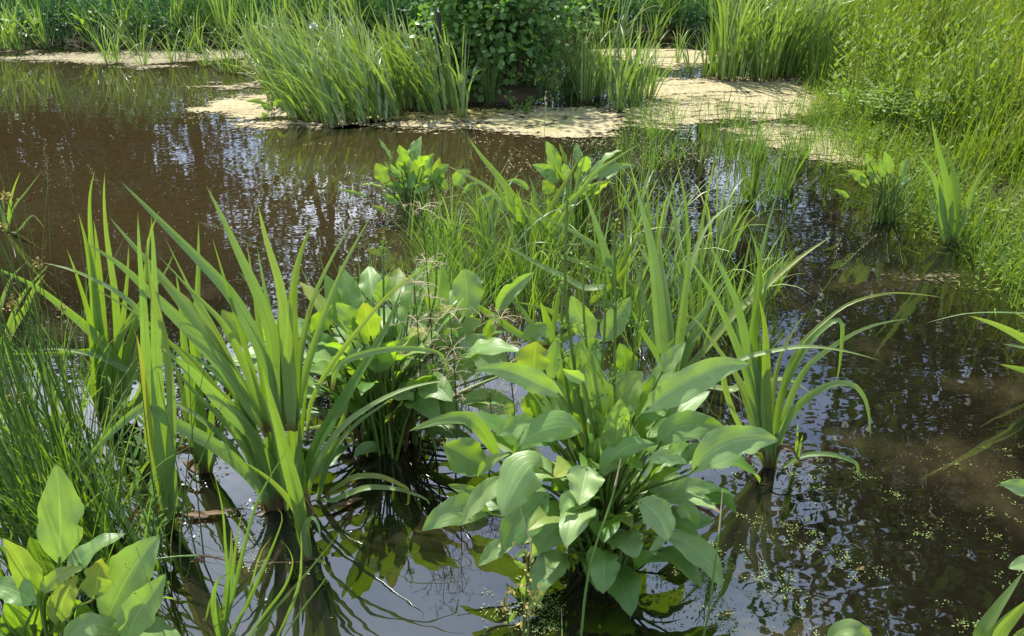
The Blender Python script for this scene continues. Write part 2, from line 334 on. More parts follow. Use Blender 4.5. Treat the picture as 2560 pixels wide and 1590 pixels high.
# water: turbid brown body under a mirror-like, gently rippled surface
m, N, L = mat_new('pond_water')
tc = N('ShaderNodeTexCoord'); ob = tc.outputs['Object']
big = noise(N, L, .55, 4, ob); mid = noise(N, L, 2.3, 4, ob); fine = noise(N, L, 22, 4, ob)
sy = N('ShaderNodeSeparateXYZ'); L(ob, sy.inputs[0])
mud = mth(N, L, 'MULTIPLY', ramp(N, L, mth(N, L, 'ADD', sy.outputs[1], mth(N, L, 'MULTIPLY', big, 2.)), 3.3, 5.2, True), ramp(N, L, mth(N, L, 'ADD', sy.outputs[0], big), 1.5, .4, True))   # muddy brown towards the far left, darker near and to the right
murk = mixc(N, L, mud, (.0065, .0052, .0032), (.027, .019, .008))
murk = mixc(N, L, ramp(N, L, mid, .52, .72, True), murk, (.028, .022, .011))
murk = mixc(N, L, mth(N, L, 'MULTIPLY', ramp(N, L, fine, .5, .8), .5), murk, (.005, .004, .002))
d = N('ShaderNodeBsdfDiffuse'); L(murk, d.inputs[0])
g = N('ShaderNodeBsdfGlossy'); g.inputs['Roughness'].default_value = .012; g.inputs['Color'].default_value = (.96, .97, 1, 1)
calm = ramp(N, L, noise(N, L, .8, 3, ob), .42, .62, True)
rip = mth(N, L, 'ADD', mth(N, L, 'MULTIPLY', noise(N, L, 5, 2, ob, stretch=(1, 1.7, 1)), 1.), mth(N, L, 'MULTIPLY', mth(N, L, 'MULTIPLY', noise(N, L, 34, 2, ob), calm), .05))
bp = N('ShaderNodeBump'); bp.inputs['Strength'].default_value = 1.; bp.inputs['Distance'].default_value = .001; L(rip, bp.inputs['Height'])
L(bp.outputs[0], g.inputs['Normal'])
fr = N('ShaderNodeFresnel'); fr.inputs['IOR'].default_value = 2.2; L(bp.outputs[0], fr.inputs['Normal'])
ms = N('ShaderNodeMixShader'); L(fr.outputs[0], ms.inputs[0]); L(d.outputs[0], ms.inputs[1]); L(g.outputs[0], ms.inputs[2])
o = N('ShaderNodeOutputMaterial'); L(ms.outputs[0], o.inputs[0]); MAT['water'] = m
# floating mat of pale duckweed and shed catkins; ragged edge from a noise threshold on the distance to the rim
def matmat(key, c1, c2, c3, holes_at=.34, amp=.62):
    m, N, L = mat_new(key)
    at = N('ShaderNodeAttribute'); at.attribute_name = 'tint'; sp = N('ShaderNodeSeparateColor'); L(at.outputs['Color'], sp.inputs[0])
    tc = N('ShaderNodeTexCoord'); ob = tc.outputs['Object']
    ed = mth(N, L, 'ADD', mth(N, L, 'ADD', sp.outputs[0], -.5), mth(N, L, 'MULTIPLY', mth(N, L, 'SUBTRACT', noise(N, L, 5.5, 8, ob, .72, stretch=(.6, 1.3, 1)), .5), amp))
    ck = noise(N, L, 1.7, 6, ob, .6, stretch=(.55, 1.6, 1))
    crack = ramp(N, L, mth(N, L, 'ABSOLUTE', mth(N, L, 'SUBTRACT', ck, .47)), .004, .014)
    mask = mth(N, L, 'MULTIPLY', ramp(N, L, ed, -.01, .015), crack)
    thin = mth(N, L, 'MULTIPLY', ramp(N, L, ed, .20, .0, True), .17)     # the mat thins out towards its rim
    hn = mth(N, L, 'SUBTRACT', noise(N, L, 30, 8, ob, .75), mth(N, L, 'ADD', thin, mth(N, L, 'MULTIPLY', ramp(N, L, noise(N, L, 2.2, 5, ob, .6, stretch=(.6, 1.6, 1)), .58, .76), .10)))
    holes = ramp(N, L, hn, holes_at, holes_at+.05); mask = mth(N, L, 'MULTIPLY', mask, holes)
    sp1 = mth(N, L, 'MULTIPLY', ramp(N, L, noise(N, L, 34, 6, ob, .75), .38, .58), ramp(N, L, noise(N, L, 3.2, 6, ob, .65, stretch=(.5, 1.8, 1)), .36, .5))
    col = mixc(N, L, sp1, c2, c1); col = mixc(N, L, ramp(N, L, noise(N, L, 1.3, 4, ob), .48, .72, True), col, c3)
    b = N('ShaderNodeBsdfPrincipled'); b.inputs['Roughness'].default_value = .85; L(col, b.inputs['Base Color'])
    bp = N('ShaderNodeBump'); bp.inputs['Strength'].default_value = .6; bp.inputs['Distance'].default_value = .006; L(sp1, bp.inputs['Height']); L(bp.outputs[0], b.inputs['Normal'])
    tr = N('ShaderNodeBsdfTransparent'); ms = N('ShaderNodeMixShader'); L(mask, ms.inputs[0]); L(tr.outputs[0], ms.inputs[1]); L(b.outputs[0], ms.inputs[2])
    o = N('ShaderNodeOutputMaterial'); L(ms.outputs[0], o.inputs[0]); MAT[key] = m
matmat('pale_mat', (.42, .355, .21), (.20, .165, .08), (.24, .225, .09), amp=.8)
matmat('dull_mat', (.30, .26, .15), (.13, .11, .055), (.20, .19, .09), amp=.8)
matmat('ochre_mat', (.42, .34, .10), (.22, .18, .05), (.30, .27, .07))
matmat('weed_mat', (.14, .12, .05), (.03, .024, .01), (.07, .06, .022), holes_at=.46)

# ---------------------------------------------------------------- ground and water
RB = np.array([gnd(0, p) for p in [(1880, 150), (1905, 185), (1925, 250), (2000, 320), (2070, 395), (2190, 470), (2260, 540), (2360, 600), (2480, 690), (2600, 800)]])
RB = RB[np.argsort(RB[:, 1])]
def xb(y): return np.interp(y, RB[:, 1], RB[:, 0])+.05*np.sin(y*5)+.04*np.sin(y*11+1)
FB = np.array([gnd(0, p) for p in [(-200, 106), (0, 106), (300, 108), (560, 100), (900, 72), (1400, 58), (1760, 62)]])
def yb(x): return np.interp(x, FB[:, 0], FB[:, 1])+.1*np.sin(x*2.1)+.06*np.sin(x*5.3)
BUSH = gnd(0, (1165, 228))
def ground_h(x, y):
    s = lambda v, a, b: np.clip((v-a)/(b-a), 0, 1)**2*(3-2*np.clip((v-a)/(b-a), 0, 1))
    h = np.full_like(x, -.4)
    r = x-xb(y); h = np.maximum(h, -.4+.52*s(r, -.5, .5)+.22*s(r, .4, 3.)*1.)
    f = y-yb(x); h = np.maximum(h, -.4+.55*s(f, -.5, .6)+.35*s(f, .5, 6))
    h = np.maximum(h, -.4+.55*s(.55-y, -.6, .6))
    e = np.hypot((x-BUSH[0])/.75, (y-BUSH[1]-.1)/.5); h = np.maximum(h, -.4+.47*s(1.6-e, 0, 1.2))
    h = np.maximum(h, -.4+.6*s(-11-x, -.5, 1))
    return h+.03*np.sin(x*3.1+y*1.7)*np.sin(y*2.3-x)+.015*np.sin(x*9)*np.sin(y*8)
gx = np.r_[-80, -40, -25, np.arange(-14, 16, .14), 25, 40, 80]; gy = np.r_[-20, -6, np.arange(-2, 18, .14), 24, 40, 80, 150]
X, Y = np.meshgrid(gx, gy, indexing='ij')
mb = MB(); mb.add(np.stack([X, Y, ground_h(X, Y)], -1), grid_faces(len(gx), len(gy))[:, ::-1]); tag(mb.build('ground', MAT['soil']), kind='structure')
mb = MB(); mb.add([(-30, -3, 0), (16, -3, 0), (16, 17, 0), (-30, 17, 0)], [[0, 1, 2, 3]]); tag(mb.build('water', MAT['water']), kind='structure')

# ---------------------------------------------------------------- floating mats
def poly_sd(P, x, y):
    d = np.full(x.shape, 1e9); ins = np.zeros(x.shape, bool); n = len(P)
    for i in range(n):
        a, b = P[i], P[(i+1) % n]; e = b-a; wx, wy = x-a[0], y-a[1]
        t = np.clip((wx*e[0]+wy*e[1])/max(e@e, 1e-9), 0, 1); d = np.minimum(d, np.hypot(wx-e[0]*t, wy-e[1]*t))
        c = (a[1] > y) != (b[1] > y); xi = a[0]+(y-a[1])*e[0]/(e[1] if abs(e[1]) > 1e-9 else 1e-9)
        ins ^= c & (x < xi)
    return np.where(ins, d, -d)
def mat_patch(pts, z, mat, label, cell=.045, name='duckweed_mat', thr=.35):
    P = np.array([gnd(0, p)[:2] for p in pts]); lo, hi = P.min(0)-.25, P.max(0)+.25
    nx, ny = int((hi[0]-lo[0])/cell)+2, int((hi[1]-lo[1])/cell)+2
    x, y = np.meshgrid(np.linspace(lo[0], hi[0], nx), np.linspace(lo[1], hi[1], ny), indexing='ij')
    sd = poly_sd(P, x, y); ok = sd > -.3; F = grid_faces(nx, ny)[:, ::-1]; F = F[ok.ravel()[F].all(1)]
    t = np.zeros((nx*ny, 3)); t[:, 0] = np.clip(.5+sd.ravel(), 0, 1)
    mb = MB(); mb.add(np.stack([x, y, np.full_like(x, z)], -1), F, None, t)
    tag(mb.build(name, MAT[mat]), label, 'floating mat', kind='stuff')
mat_patch([(-60, 138), (120, 127), (300, 120), (560, 116), (640, 132), (560, 142), (420, 150), (330, 158), (200, 153), (130, 146), (-60, 144)], .004, 'dull_mat', 'dull pale floating scum strip along the far bank')
mat_patch([(-40, 121), (85, 121), (100, 127), (-40, 130)], .005, 'dull_mat', 'thin pale scum sliver under the far bank plants')
mat_patch([(280, 161), (430, 152), (425, 161), (340, 167)], .006, 'dull_mat', 'small pale scum strip on dark water')
mat_patch([(440, 266), (495, 240), (590, 220), (690, 222), (740, 250), (720, 288), (640, 284), (560, 287), (500, 274)], .005, 'pale_mat', 'cream floating mat left of the iris stand')
mat_patch([(530, 302), (600, 288), (720, 286), (850, 282), (860, 296), (720, 306), (600, 314)], .004, 'pale_mat', 'narrow cream mat below the iris stand')
mat_patch([(480, 206), (600, 198), (660, 210), (560, 217)], .006, 'dull_mat', 'small pale scum patch between clumps')
mat_patch([(880, 302), (950, 283), (1060, 268), (1200, 258), (1330, 254), (1470, 256), (1500, 300), (1470, 324), (1380, 333), (1280, 336), (1200, 318), (1100, 309), (1000, 315), (930, 309)], .007, 'pale_mat', 'long cream mat in front of the round bush')
mat_patch([(830, 285), (950, 268), (1060, 258), (1180, 258), (1250, 264), (1150, 290), (1040, 292), (930, 290)], .010, 'ochre_mat', 'ochre weed mat at the foot of the bush')
mat_patch([(1470, 258), (1560, 240), (1490, 216), (1530, 188), (1700, 182), (1900, 178), (1960, 220), (1970, 272), (1860, 288), (1740, 293), (1680, 292), (1600, 308), (1490, 302)], .005, 'pale_mat', 'broad cream mat beside the right bank')
mat_patch([(1720, 312), (1830, 294), (1960, 298), (2050, 330), (2110, 400), (1980, 396), (1900, 376), (1830, 352), (1760, 332)], .006, 'pale_mat', 'cream mat tongue along the right bank edge')
mat_patch([(1370, 120), (1470, 116), (1600, 113), (1700, 122), (1710, 152), (1600, 165), (1540, 160), (1470, 142)], .004, 'pale_mat', 'pale mat between bush and tall right irises')
mat_patch([(1360, 69), (1560, 65), (1620, 76), (1500, 84), (1380, 84)], .004, 'weed_mat', 'dull brown mat under the far right bank')
mat_patch([(560, 150), (650, 118), (800, 108), (900, 128), (980, 180), (930, 250), (800, 288), (700, 262), (620, 200)], .0085, 'pale_mat', 'cream mat glimpsed among the iris stand')
mat_patch([(2090, 650), (2180, 615), (2300, 620), (2330, 660), (2400, 690), (2330, 712), (2220, 690), (2130, 690)], .004, 'weed_mat', 'tan weed mat on the dark right water')
mat_patch([(1715, 1275), (1760, 1262), (1785, 1290), (1740, 1305)], .004, 'weed_mat', 'small olive weed patch at the right foot of the largest plantain', .02)
mat_patch([(1985, 1300), (2040, 1290), (2095, 1335), (2085, 1365), (2020, 1350)], .004, 'weed_mat', 'small olive weed patch in the right iris reflection', .02)

# ---------------------------------------------------------------- far trees (seen mirrored in the water)
def tree_mesh(seed, H, cb, rad, dens, leafsz):
    r = np.random.default_rng(seed); tm = MB(); cm = MB()
    top = np.array([r.normal(0, .5), r.normal(0, .5), H*.93])
    C = spline([(0, 0, -.3), (r.normal(0, .15), r.normal(0, .15), H*.35), top*[.6, .6, .68], top], 12)
    tube(tm, C, np.linspace(.15, .02, 12)*H/10, 8)
    cl = []
    for i in range(int(26*dens)):
        u = r.uniform(cb/H, .97); k = int(u*11); a = r.uniform(0, 2*math.pi)
        prof = math.sin(math.pi*min(1, (u-cb/H)/(1-cb/H)*.85+.15))**.7
        ln = rad*prof*r.uniform(.6, 1.15); st = C[k]; e = st+np.array([math.cos(a)*ln, math.sin(a)*ln, ln*r.uniform(.1, .6)])
        q = spline([st, st+(e-st)*.5+np.array([0, 0, .12*ln]), e], 6); tube(tm, q, np.linspace(.035, .008, 6)*H/10, 5)
        for f in (.45, .7, .88, 1.0): cl.append(st+(e-st)*f+r.normal(0, .22, 3))
    cl = np.array(cl); m_ = 42
    pos = np.repeat(cl, m_, 0)+r.normal(0, 1, (len(cl)*m_, 3))*np.array([.38, .38, .27])
    n = len(pos); d = nrm(r.normal(size=(n, 3))+[0, 0, -.5]); no = nrm(r.normal(size=(n, 3))+[0, 0, 1.2])
    leaves(cm, pos, d, no, r.uniform(.7, 1.3, n)*leafsz, r.uniform(.45, .7, n)*leafsz)
    return tm.mesh('trunk', MAT['bark']), cm.mesh('crown', MAT['tree'])
TP = [tree_mesh(11, 10.5, 3.2, 2.3, 1.2, .16), tree_mesh(12, 9.6, 2.4, 2.0, 1.3, .15), tree_mesh(13, 11.5, 4.5, 2.0, 1., .15), tree_mesh(14, 9., 1.2, 2.7, 2.4, .17)]
ORD = ['first', 'second', 'third', 'fourth', 'fifth', 'sixth', 'seventh', 'eighth', 'ninth', 'tenth', 'eleventh', 'twelfth', 'thirteenth', 'fourteenth', 'fifteenth', 'sixteenth', 'seventeenth', 'eighteenth', 'nineteenth', 'twentieth', 'twenty-first', 'twenty-second']
def rowed(lst, edges, what, rows):
    """labels by row and by order from the left, for repeats that look alike"""
    r = [sum(q[1] < e for e in edges) for q in lst]; out = []
    for i, q in enumerate(lst):
        k = sum(1 for j, o in enumerate(lst) if r[j] == r[i] and o[0] < q[0]); out.append(what % (ORD[k], rows[r[i]]))
    return out
def tree(x, y, k, s, label, group):
    e = bpy.data.objects.new('leafy_tree', None); COL.objects.link(e); e.location = (x, y, .3); e.rotation_euler.z = rng.uniform(0, 6.28); e.scale = (s, s, s*rng.uniform(.92, 1.08))
    tag(e, label, 'tree', group)
    for nm, me in zip(('trunk', 'crown'), TP[k]):
        o = bpy.data.objects.new(nm, me); COL.objects.link(o); o.parent = e
TQ = [(-15, 16, 3, 1.1), (-12.8, 15, 3, 1.05), (-11.6, 18, 3, 1.2), (-9.3, 15.4, 3, .95), (-7.4, 15.6, 3, .8), (-12.5, 18, 0, 1.), (-10.4, 16.2, 3, 1.05), (-8.6, 19, 1, 1.15), (-6.9, 17, 2, .95), (-5.2, 20, 0, 1.1), (-4.1, 17.2, 2, .9), (-2.9, 19, 2, 1.0), (-1.8, 17.4, 0, .85),
                   (-.4, 20, 1, 1.1), (1.2, 18, 3, .95), (2.9, 20, 0, 1.05), (4.4, 18, 2, .95), (6, 19.5, 2, 1.1), (7.4, 18, 1, 1.)]
for (x, y, k, s), lb in zip(TQ, rowed(TQ, [], '%s tall tree from the left %s the far bank, mirrored in the pond', ['behind'])):
    tree(x, y, k, s, lb, 'trees behind the far bank')
TQ = [(8.3, 14.5, 3, 1.), (9.6, 11.2, 1, 1.), (8.6, 8.4, 0, 1.), (7.2, 6., 3, .86), (6.1, 7.2, 3, 1.0), (7.7, 9.8, 3, 1.0)]
for (x, y, k, s), lb in zip(TQ, rowed(TQ, [], '%s tall tree from the water %s the right bank, mirrored in dark water', ['behind'])):
    tree(x, y, k, s, lb, 'trees behind the right bank')
# ---------------------------------------------------------------- undergrowth of the far bank
mb = MB(); n = 44000
x = rng.uniform(-11, 9, n); yy = yb(x)+rng.uniform(0, 1, n)**1.6*7-.4+.25*(x < -1)
hh = (.25+.95*rng.uniform(0, 1, n)**.7)*np.clip((yy-yb(x))/1.2+.25, .25, 1)*(.75+.35*np.sin(x*1.7)*np.sin(x*.6+1)+.25*np.sin(yy*2+x))
pos = np.stack([x, yy, .1+np.maximum(hh, .05)*rng.uniform(.25, 1, n)], 1)
leaves(mb, pos, nrm(rng.normal(size=(n, 3))*[1, 1, .5]), nrm(rng.normal(size=(n, 3))*.7+[0, -.2, 1]), rng.uniform(.05, .12, n), rng.uniform(.02, .05, n))
m_ = 22000; x = rng.uniform(-11, 9, m_); yy = yb(x)+rng.uniform(0, 1, m_)**1.6*5-.4+.25*(x < -1)
blades(mb, np.stack([x, yy, np.full(m_, .05)], 1), rng.uniform(0, 6.28, m_), rng.uniform(.4, 1.0, m_), rng.uniform(0, .25, m_), rng.uniform(.3, 1.2, m_), rng.uniform(.007, .014, m_), 4)
tag(mb.build('far_bank_undergrowth', MAT['shade']), 'dense dark green undergrowth covering the shaded far bank', 'undergrowth', kind='stuff')

# ---------------------------------------------------------------- vegetation of the right bank
mb = MB(); fb = MB()
for i in range(560):
    y0 = rng.uniform(2.0, 11.5); r = rng.uniform(0, 1)**1.25*3.8-.08; x0 = float(xb(np.array([y0]))[0])+r
    e_ = min(1, max(0, r/.8)); H_ = (.16+.62*e_+.12*e_*min(r, 3))*rng.uniform(.6, 1.25); k = int(rng.uniform(26, 60)); tr_ = rng.uniform(0, 1)
    b0 = np.stack([x0+rng.normal(0, .10, k), y0+rng.normal(0, .10, k), np.zeros(k)], 1); b0[:, 2] = ground_h(b0[:, 0], b0[:, 1])
    tn = np.stack([np.clip(tr_+rng.normal(0, .2, k), 0, 1), np.where(rng.uniform(size=k) < .08, 1.6, np.clip(rng.normal(.10, .15, k), 0, 1)), np.zeros(k)], 1); az0 = rng.uniform(0, 6.28)
    blades(mb, b0, az0+rng.normal(0, 1.2, k), H_*rng.uniform(.55, 1.15, k), rng.uniform(0, .3, k), rng.uniform(.1, 1.3, k), rng.uniform(.004, .010, k), 4, tn)
    k = int(rng.uniform(10, 46)); hh = H_*rng.uniform(.15, 1.1, k); sc = rng.choice([.45, .7, 1., 1.6], p=[.4, .35, .2, .05])
    pos = np.stack([x0+rng.normal(0, .11, k), y0+rng.normal(0, .11, k), np.zeros(k)], 1); pos[:, 2] = ground_h(pos[:, 0], pos[:, 1])+hh+.02
    leaves(fb, pos, nrm(rng.normal(size=(k, 3))*[1, 1, .6]+[0, 0, .25]), nrm(rng.normal(size=(k, 3))*.7+[0, 0, 1]), rng.uniform(.022, .05, k)*sc, rng.uniform(.007, .016, k)*sc, np.stack([np.clip(tr_+rng.normal(0, .25, k), 0, 1), np.clip(rng.normal(.1, .15, k), 0, 1), np.zeros(k)], 1))
CORNER = [gnd(3, (1480, 1490)), gnd(6, (1945, 298))]          # the two plants standing at the corner of the bank
for i in range(420):                                            # low carpet of small herbs spilling over the edge
    y0 = rng.uniform(2.1, 6.5); x0 = float(xb(np.array([y0]))[0])+rng.uniform(-.12, 1.1); k = int(rng.uniform(40, 90)); tr_ = rng.uniform(0, 1); H_ = rng.uniform(.06, .24)
    if any(abs(x0-q[0]) < .17 and -.3 < y0-q[1] < .04 for q in (CORNER)): continue
    pos = np.stack([x0+rng.normal(0, .09, k), y0+rng.normal(0, .09, k), np.zeros(k)], 1); pos[:, 2] = np.maximum(ground_h(pos[:, 0], pos[:, 1]), 0)+.01+H_*rng.uniform(0, 1, k); sc = rng.uniform(.6, 1.2)
    leaves(fb, pos, nrm(rng.normal(size=(k, 3))*[1, 1, .5]+[0, 0, .2]), nrm(rng.normal(size=(k, 3))*.6+[0, 0, 1]), rng.uniform(.016, .036, k)*sc, rng.uniform(.007, .014, k)*sc, np.stack([np.clip(tr_+rng.normal(0, .25, k), 0, 1), np.clip(rng.normal(.1, .15, k), 0, 1), np.zeros(k)], 1))
    k = 10; b0 = np.stack([x0+rng.normal(0, .09, k), y0+rng.normal(0, .09, k), np.zeros(k)], 1); blades(mb, b0, rng.uniform(0, 6.28, k), rng.uniform(.12, .4, k), rng.uniform(0, .5, k), rng.uniform(.4, 1.6, k), rng.uniform(.004, .007, k), 4)
for i in range(330):                                            # flowering tops of the bank grasses
    y0 = rng.uniform(3.4, 11); x0 = float(xb(np.array([y0]))[0])+rng.uniform(.3, 3.6); k = 34; h0 = ground_h(np.array([x0]), np.array([y0]))[0]+rng.uniform(.5, 1.05); u = rng.uniform(0, 1, k)
    lx, ly = rng.normal(0, .08, 2); pos = np.stack([x0+lx*u+rng.normal(0, .02, k)*(1.2-u), y0+ly*u+rng.normal(0, .02, k)*(1.2-u), h0+u*.16], 1)
    leaves(fb, pos, rdir(k, .8), rdir(k), rng.uniform(.006, .013, k), rng.uniform(.003, .006, k), np.stack([np.full(k, .9), rng.uniform(.3, 1.2, k), np.zeros(k)], 1))
    tube(fb, np.array([[x0-lx, y0-ly, h0-.45], [x0-lx*.3, y0-ly*.3, h0-.1], [x0+lx, y0+ly, h0+.15]]), np.array([.0016, .0012, .0006]), 4, (.7, .3, 0))
tag(mb.build('bank_grass', MAT['bankgrass']), 'fine yellow-green grass covering the right bank', 'bank grass', kind='stuff')
tag(fb.build('bank_herb_leaves', MAT['bankgrass']), 'small herb leaves mixed through the grass of the right bank', 'bank vegetation', kind='stuff')

# ---------------------------------------------------------------- iris clumps of the middle and far distance
def iris_mesh(seed, nb, L0, L1, lean, bend, wd, spread=.07, left=False):
    global rng; keep = rng; rng = np.random.default_rng(seed)
    mb = MB(); a = rng.uniform(0, 6.28, nb); rr = rng.uniform(0, spread, nb)
    dirs = a+rng.normal(0, .5, nb)
    if left: dirs = math.pi+rng.normal(0, .85, nb)
    ln = rng.uniform(L0, L1, nb); bd = np.where(rng.uniform(size=nb) < .3, rng.uniform(.9, 1.9, nb), rng.uniform(.1, bend, nb))
    blades(mb, np.stack([rr*np.cos(a), rr*np.sin(a), np.full(nb, -.02)], 1), dirs, ln, rng.uniform(.02, lean, nb), bd, rng.uniform(.75, 1.1, nb)*wd, 8, None, rng.uniform(-.9, .9, nb), 1.8, 3)
    nd = max(2, nb//9); a = rng.uniform(0, 6.28, nd)
    rng = keep; return mb.mesh('iris_clump', MAT['iris_far'])
IP = [iris_mesh(20+i, nb, a, b, le, be, wd, sp) for i, (nb, a, b, le, be, wd, sp) in enumerate([
    (22, .55, .95, .28, .8, .022, .08), (16, .5, .9, .35, .9, .022, .06), (26, .6, 1.05, .25, .6, .022, .10), (12, .45, .8, .35, 1.0, .02, .05), (40, .7, 1.2, .26, 1.0, .027, .15)])]
IP += [iris_mesh(30+i, nb, a, b, le, be, wd, sp, True) for i, (nb, a, b, le, be, wd, sp) in enumerate([(24, .55, 1.1, .55, 1.3, .036, .10), (20, .5, 1.0, .6, 1.5, .034, .09), (26, .55, 1.1, .45, 1.3, .032, .12)])]
IP += [iris_mesh(36, 20, .45, .95, .6, 2.0, .019, .09), iris_mesh(37, 15, .45, .9, .7, 2.1, .018, .08)]
def iris_clump(p, k, s, label, group=None, lean=None, name='iris_clump', spin=3.14):
    o = bpy.data.objects.new(name, IP[k]); COL.objects.link(o); o.location = p
    o.rotation_euler = (rng.normal(0, .05), lean if lean is not None else rng.normal(0, .06), rng.uniform(0, 6.28)) if lean is None else (0, 0, rng.uniform(0, 6.28))
    if lean is not None:
        from mathutils import Euler
        o.rotation_euler = (Euler((0, lean, 0)).to_matrix() @ Euler((0, 0, rng.uniform(-spin, spin))).to_matrix()).to_euler()
    o.scale = (s, s, s*rng.uniform(.9, 1.1)); tag(o, label, 'iris', group); return o
G1 = 'irises of the island stand'
lst = [(755, 290, 2, 1.), (790, 300, 1, .95), (820, 284, 2, 1.), (865, 292, 3, .9), (715, 283, 1, .9), (925, 278, 1, .85), (900, 288, 3, .8), (960, 262, 2, .95), (1010, 268, 1, .9),
                     (690, 258, 2, .95), (745, 262, 0, .95), (800, 262, 2, .95), (850, 262, 0, .9), (900, 262, 2, .85), (665, 232, 0, .9), (720, 236, 2, .9), (775, 236, 0, .9), (835, 236, 2, .85), (885, 236, 0, .9), (935, 240, 2, .9), (980, 244, 0, .9), (1012, 256, 2, .9), (1035, 246, 1, .9), (1000, 236, 0, .9), (1048, 274, 0, .9), (1070, 262, 1, .8),
                     (690, 208, 2, .85), (750, 205, 0, .85), (815, 208, 2, .8), (880, 208, 0, .8), (940, 210, 1, .8), (640, 196, 1, .85), (710, 182, 0, .8), (790, 180, 2, .75), (860, 178, 0, .75), (930, 182, 1, .75), (1000, 215, 1, .85)]
for (px, py, k, s), lab_ in zip(lst, rowed(lst, [274, 247, 222], '%s iris clump from the left, %s row of the stand by the post', ['front', 'second', 'third', 'back'])):
    iris_clump(gnd(0, (px+rng.uniform(-12, 12), py)), 5+(k+px) % 3, s*rng.uniform(.75, 1.02), lab_, G1, lean=rng.uniform(-.12, .04), spin=1.1)
iris_clump(gnd(0, (1100, 283)), 3, 1., 'iris clump with spread sword leaves right of the dark post', lean=.02)
lst = [(1462, 262, 1, .95), (1495, 243, 0, .85), (1510, 250, 3, .85), (1420, 232, 2, .85), (1390, 240, 1, .8), (1370, 222, 0, .85), (1455, 226, 1, .8), (1540, 236, 3, .7)]
for (px, py, k, s), lab_ in zip(lst, rowed(lst, [245], '%s iris from the left in the %s row right of the round bush', ['front', 'back'])):
    iris_clump(gnd(0, (px, py)), [0, 8, 2, 9][(px+py) % 4], s*1.0, lab_, 'irises right of the bush')
lst = [(1720, 190, 4, 1.), (1750, 192, 2, 1.), (1790, 192, 4, 1.), (1830, 190, 4, .95), (1870, 186, 2, 1.), (1760, 172, 4, 1.), (1810, 172, 4, 1.), (1860, 170, 4, 1.), (1905, 172, 4, .9), (1740, 155, 4, .9), (1800, 152, 4, .95), (1850, 150, 4, .95), (1900, 150, 4, .95), (1950, 150, 4, .95), (1890, 185, 0, .8), (1930, 160, 4, .95), (1980, 140, 4, 1.), (2030, 135, 4, .95)]
for (px, py, k, s), lab_ in zip(lst, rowed(lst, [180, 160], '%s tall iris clump from the left, %s row beside the broad cream mat', ['front', 'middle', 'back'])):
    iris_clump(gnd(0, (px+rng.uniform(-8, 8), py)), k, s*.92, lab_, 'tall irises at the right bank')
lst = [(1640, 178, 1, .75), (1672, 186, 3, .8), (1700, 178, 1, .85), (1610, 150, 3, .7)]
for (px, py, k, s), lab_ in zip(lst, rowed(lst, [165], '%s small pale iris from the left in the %s row before the tall right irises', ['front', 'back'])):
    iris_clump(gnd(0, (px, py)), k, s*.85, lab_, 'small irises beside the tall irises')
lst = [(255, 152, 1, .85), (280, 150, 3, .85), (345, 158, 1, .8), (410, 152, 1, .8), (440, 148, 0, .75), (490, 158, 1, .8), (530, 172, 1, .9), (560, 176, 3, .9), (590, 172, 0, .9), (330, 130, 0, .8), (470, 125, 0, .9), (540, 112, 4, 1.05), (610, 140, 0, .85), (640, 150, 0, .8)]
for (px, py, k, s), lab_ in zip(lst, rowed(lst, [145], '%s arching iris from the left, %s row on the far scum strip', ['front', 'back'])):
    iris_clump(gnd(0, (px, py)), 8+k % 2 if k != 4 else 4, s*.8, lab_, 'irises along the far scum strip')
lst = [(10, 118, 1, .75), (45, 118, 3, .75), (110, 112, 1, .7), (230, 112, 0, .75), (300, 108, 0, .75), (370, 108, 0, .8), (430, 104, 2, .75), (600, 100, 0, .8), (680, 96, 2, .8), (760, 92, 0, .8), (850, 86, 2, .8), (1430, 92, 1, .8), (1470, 98, 3, .8), (1555, 92, 1, .75), (1600, 66, 2, .7), (1400, 64, 2, .7)]
for (px, py, k, s), lab_ in zip(lst, rowed(lst, [75], '%s grassy iris from the left at the foot of the %s bank', ['shaded far left', 'shaded far right'])):
    iris_clump(gnd(0, (px, py+3)), 8 if k != 2 else 5, s*1.1, lab_, 'irises at the far bank')

# ---------------------------------------------------------------- the round-leaved bush, the post and their neighbours
e = bpy.data.objects.new('alder_bush', None); COL.objects.link(e); e.location = BUSH
tag(e, 'dense dark bush with small round leaves standing in the pond', 'bush')
sm = MB(); fm = MB(); cl = []
for i in range(46):
    a = rng.uniform(0, 6.28); rr = rng.uniform(.1, .92); H = (.35+1.5*rng.uniform(0, 1)**.7)*(1-.25*rr)
    b0 = np.array([rng.normal(0, .1), rng.normal(0, .08)+.12, -.02]); tp = np.array([math.cos(a)*rr*(1.12 if math.cos(a) < 0 and H > .5 else .85), math.sin(a)*rr*.75+.12, H])
    C = spline([b0, b0+(tp-b0)*.45+np.array([0, 0, .12]), tp], 9); tube(sm, C, np.linspace(.012, .003, 9), 5)
    for j in range(8):
        f = rng.uniform(.25, 1.); p = C[int(f*8)]; q = p+np.array([rng.normal(0, .15), rng.normal(0, .15), rng.normal(.03, .09)])
        q[2] = max(q[2], .14); tube(sm, spline([p, (p+q)/2+[0, 0, .02], q], 4), np.linspace(.004, .002, 4), 4); cl.append(q)
cl = np.array(cl); k = 19
pos = np.repeat(cl, k, 0)+rng.normal(0, 1, (len(cl)*k, 3))*[.085, .085, .07]; pos[:, 2] = np.maximum(pos[:, 2], .07)
n = len(pos); outw = nrm(pos-[0, .12, .6])
yl = np.clip(rng.normal(0, .15, n)+1.6*np.clip(np.hypot(pos[:, 0], pos[:, 1]-.12)-.62, 0, 1)*(pos[:, 2] > .55), 0, 1)  # yellower leaves at the upper rim: backlit glow put into the tint
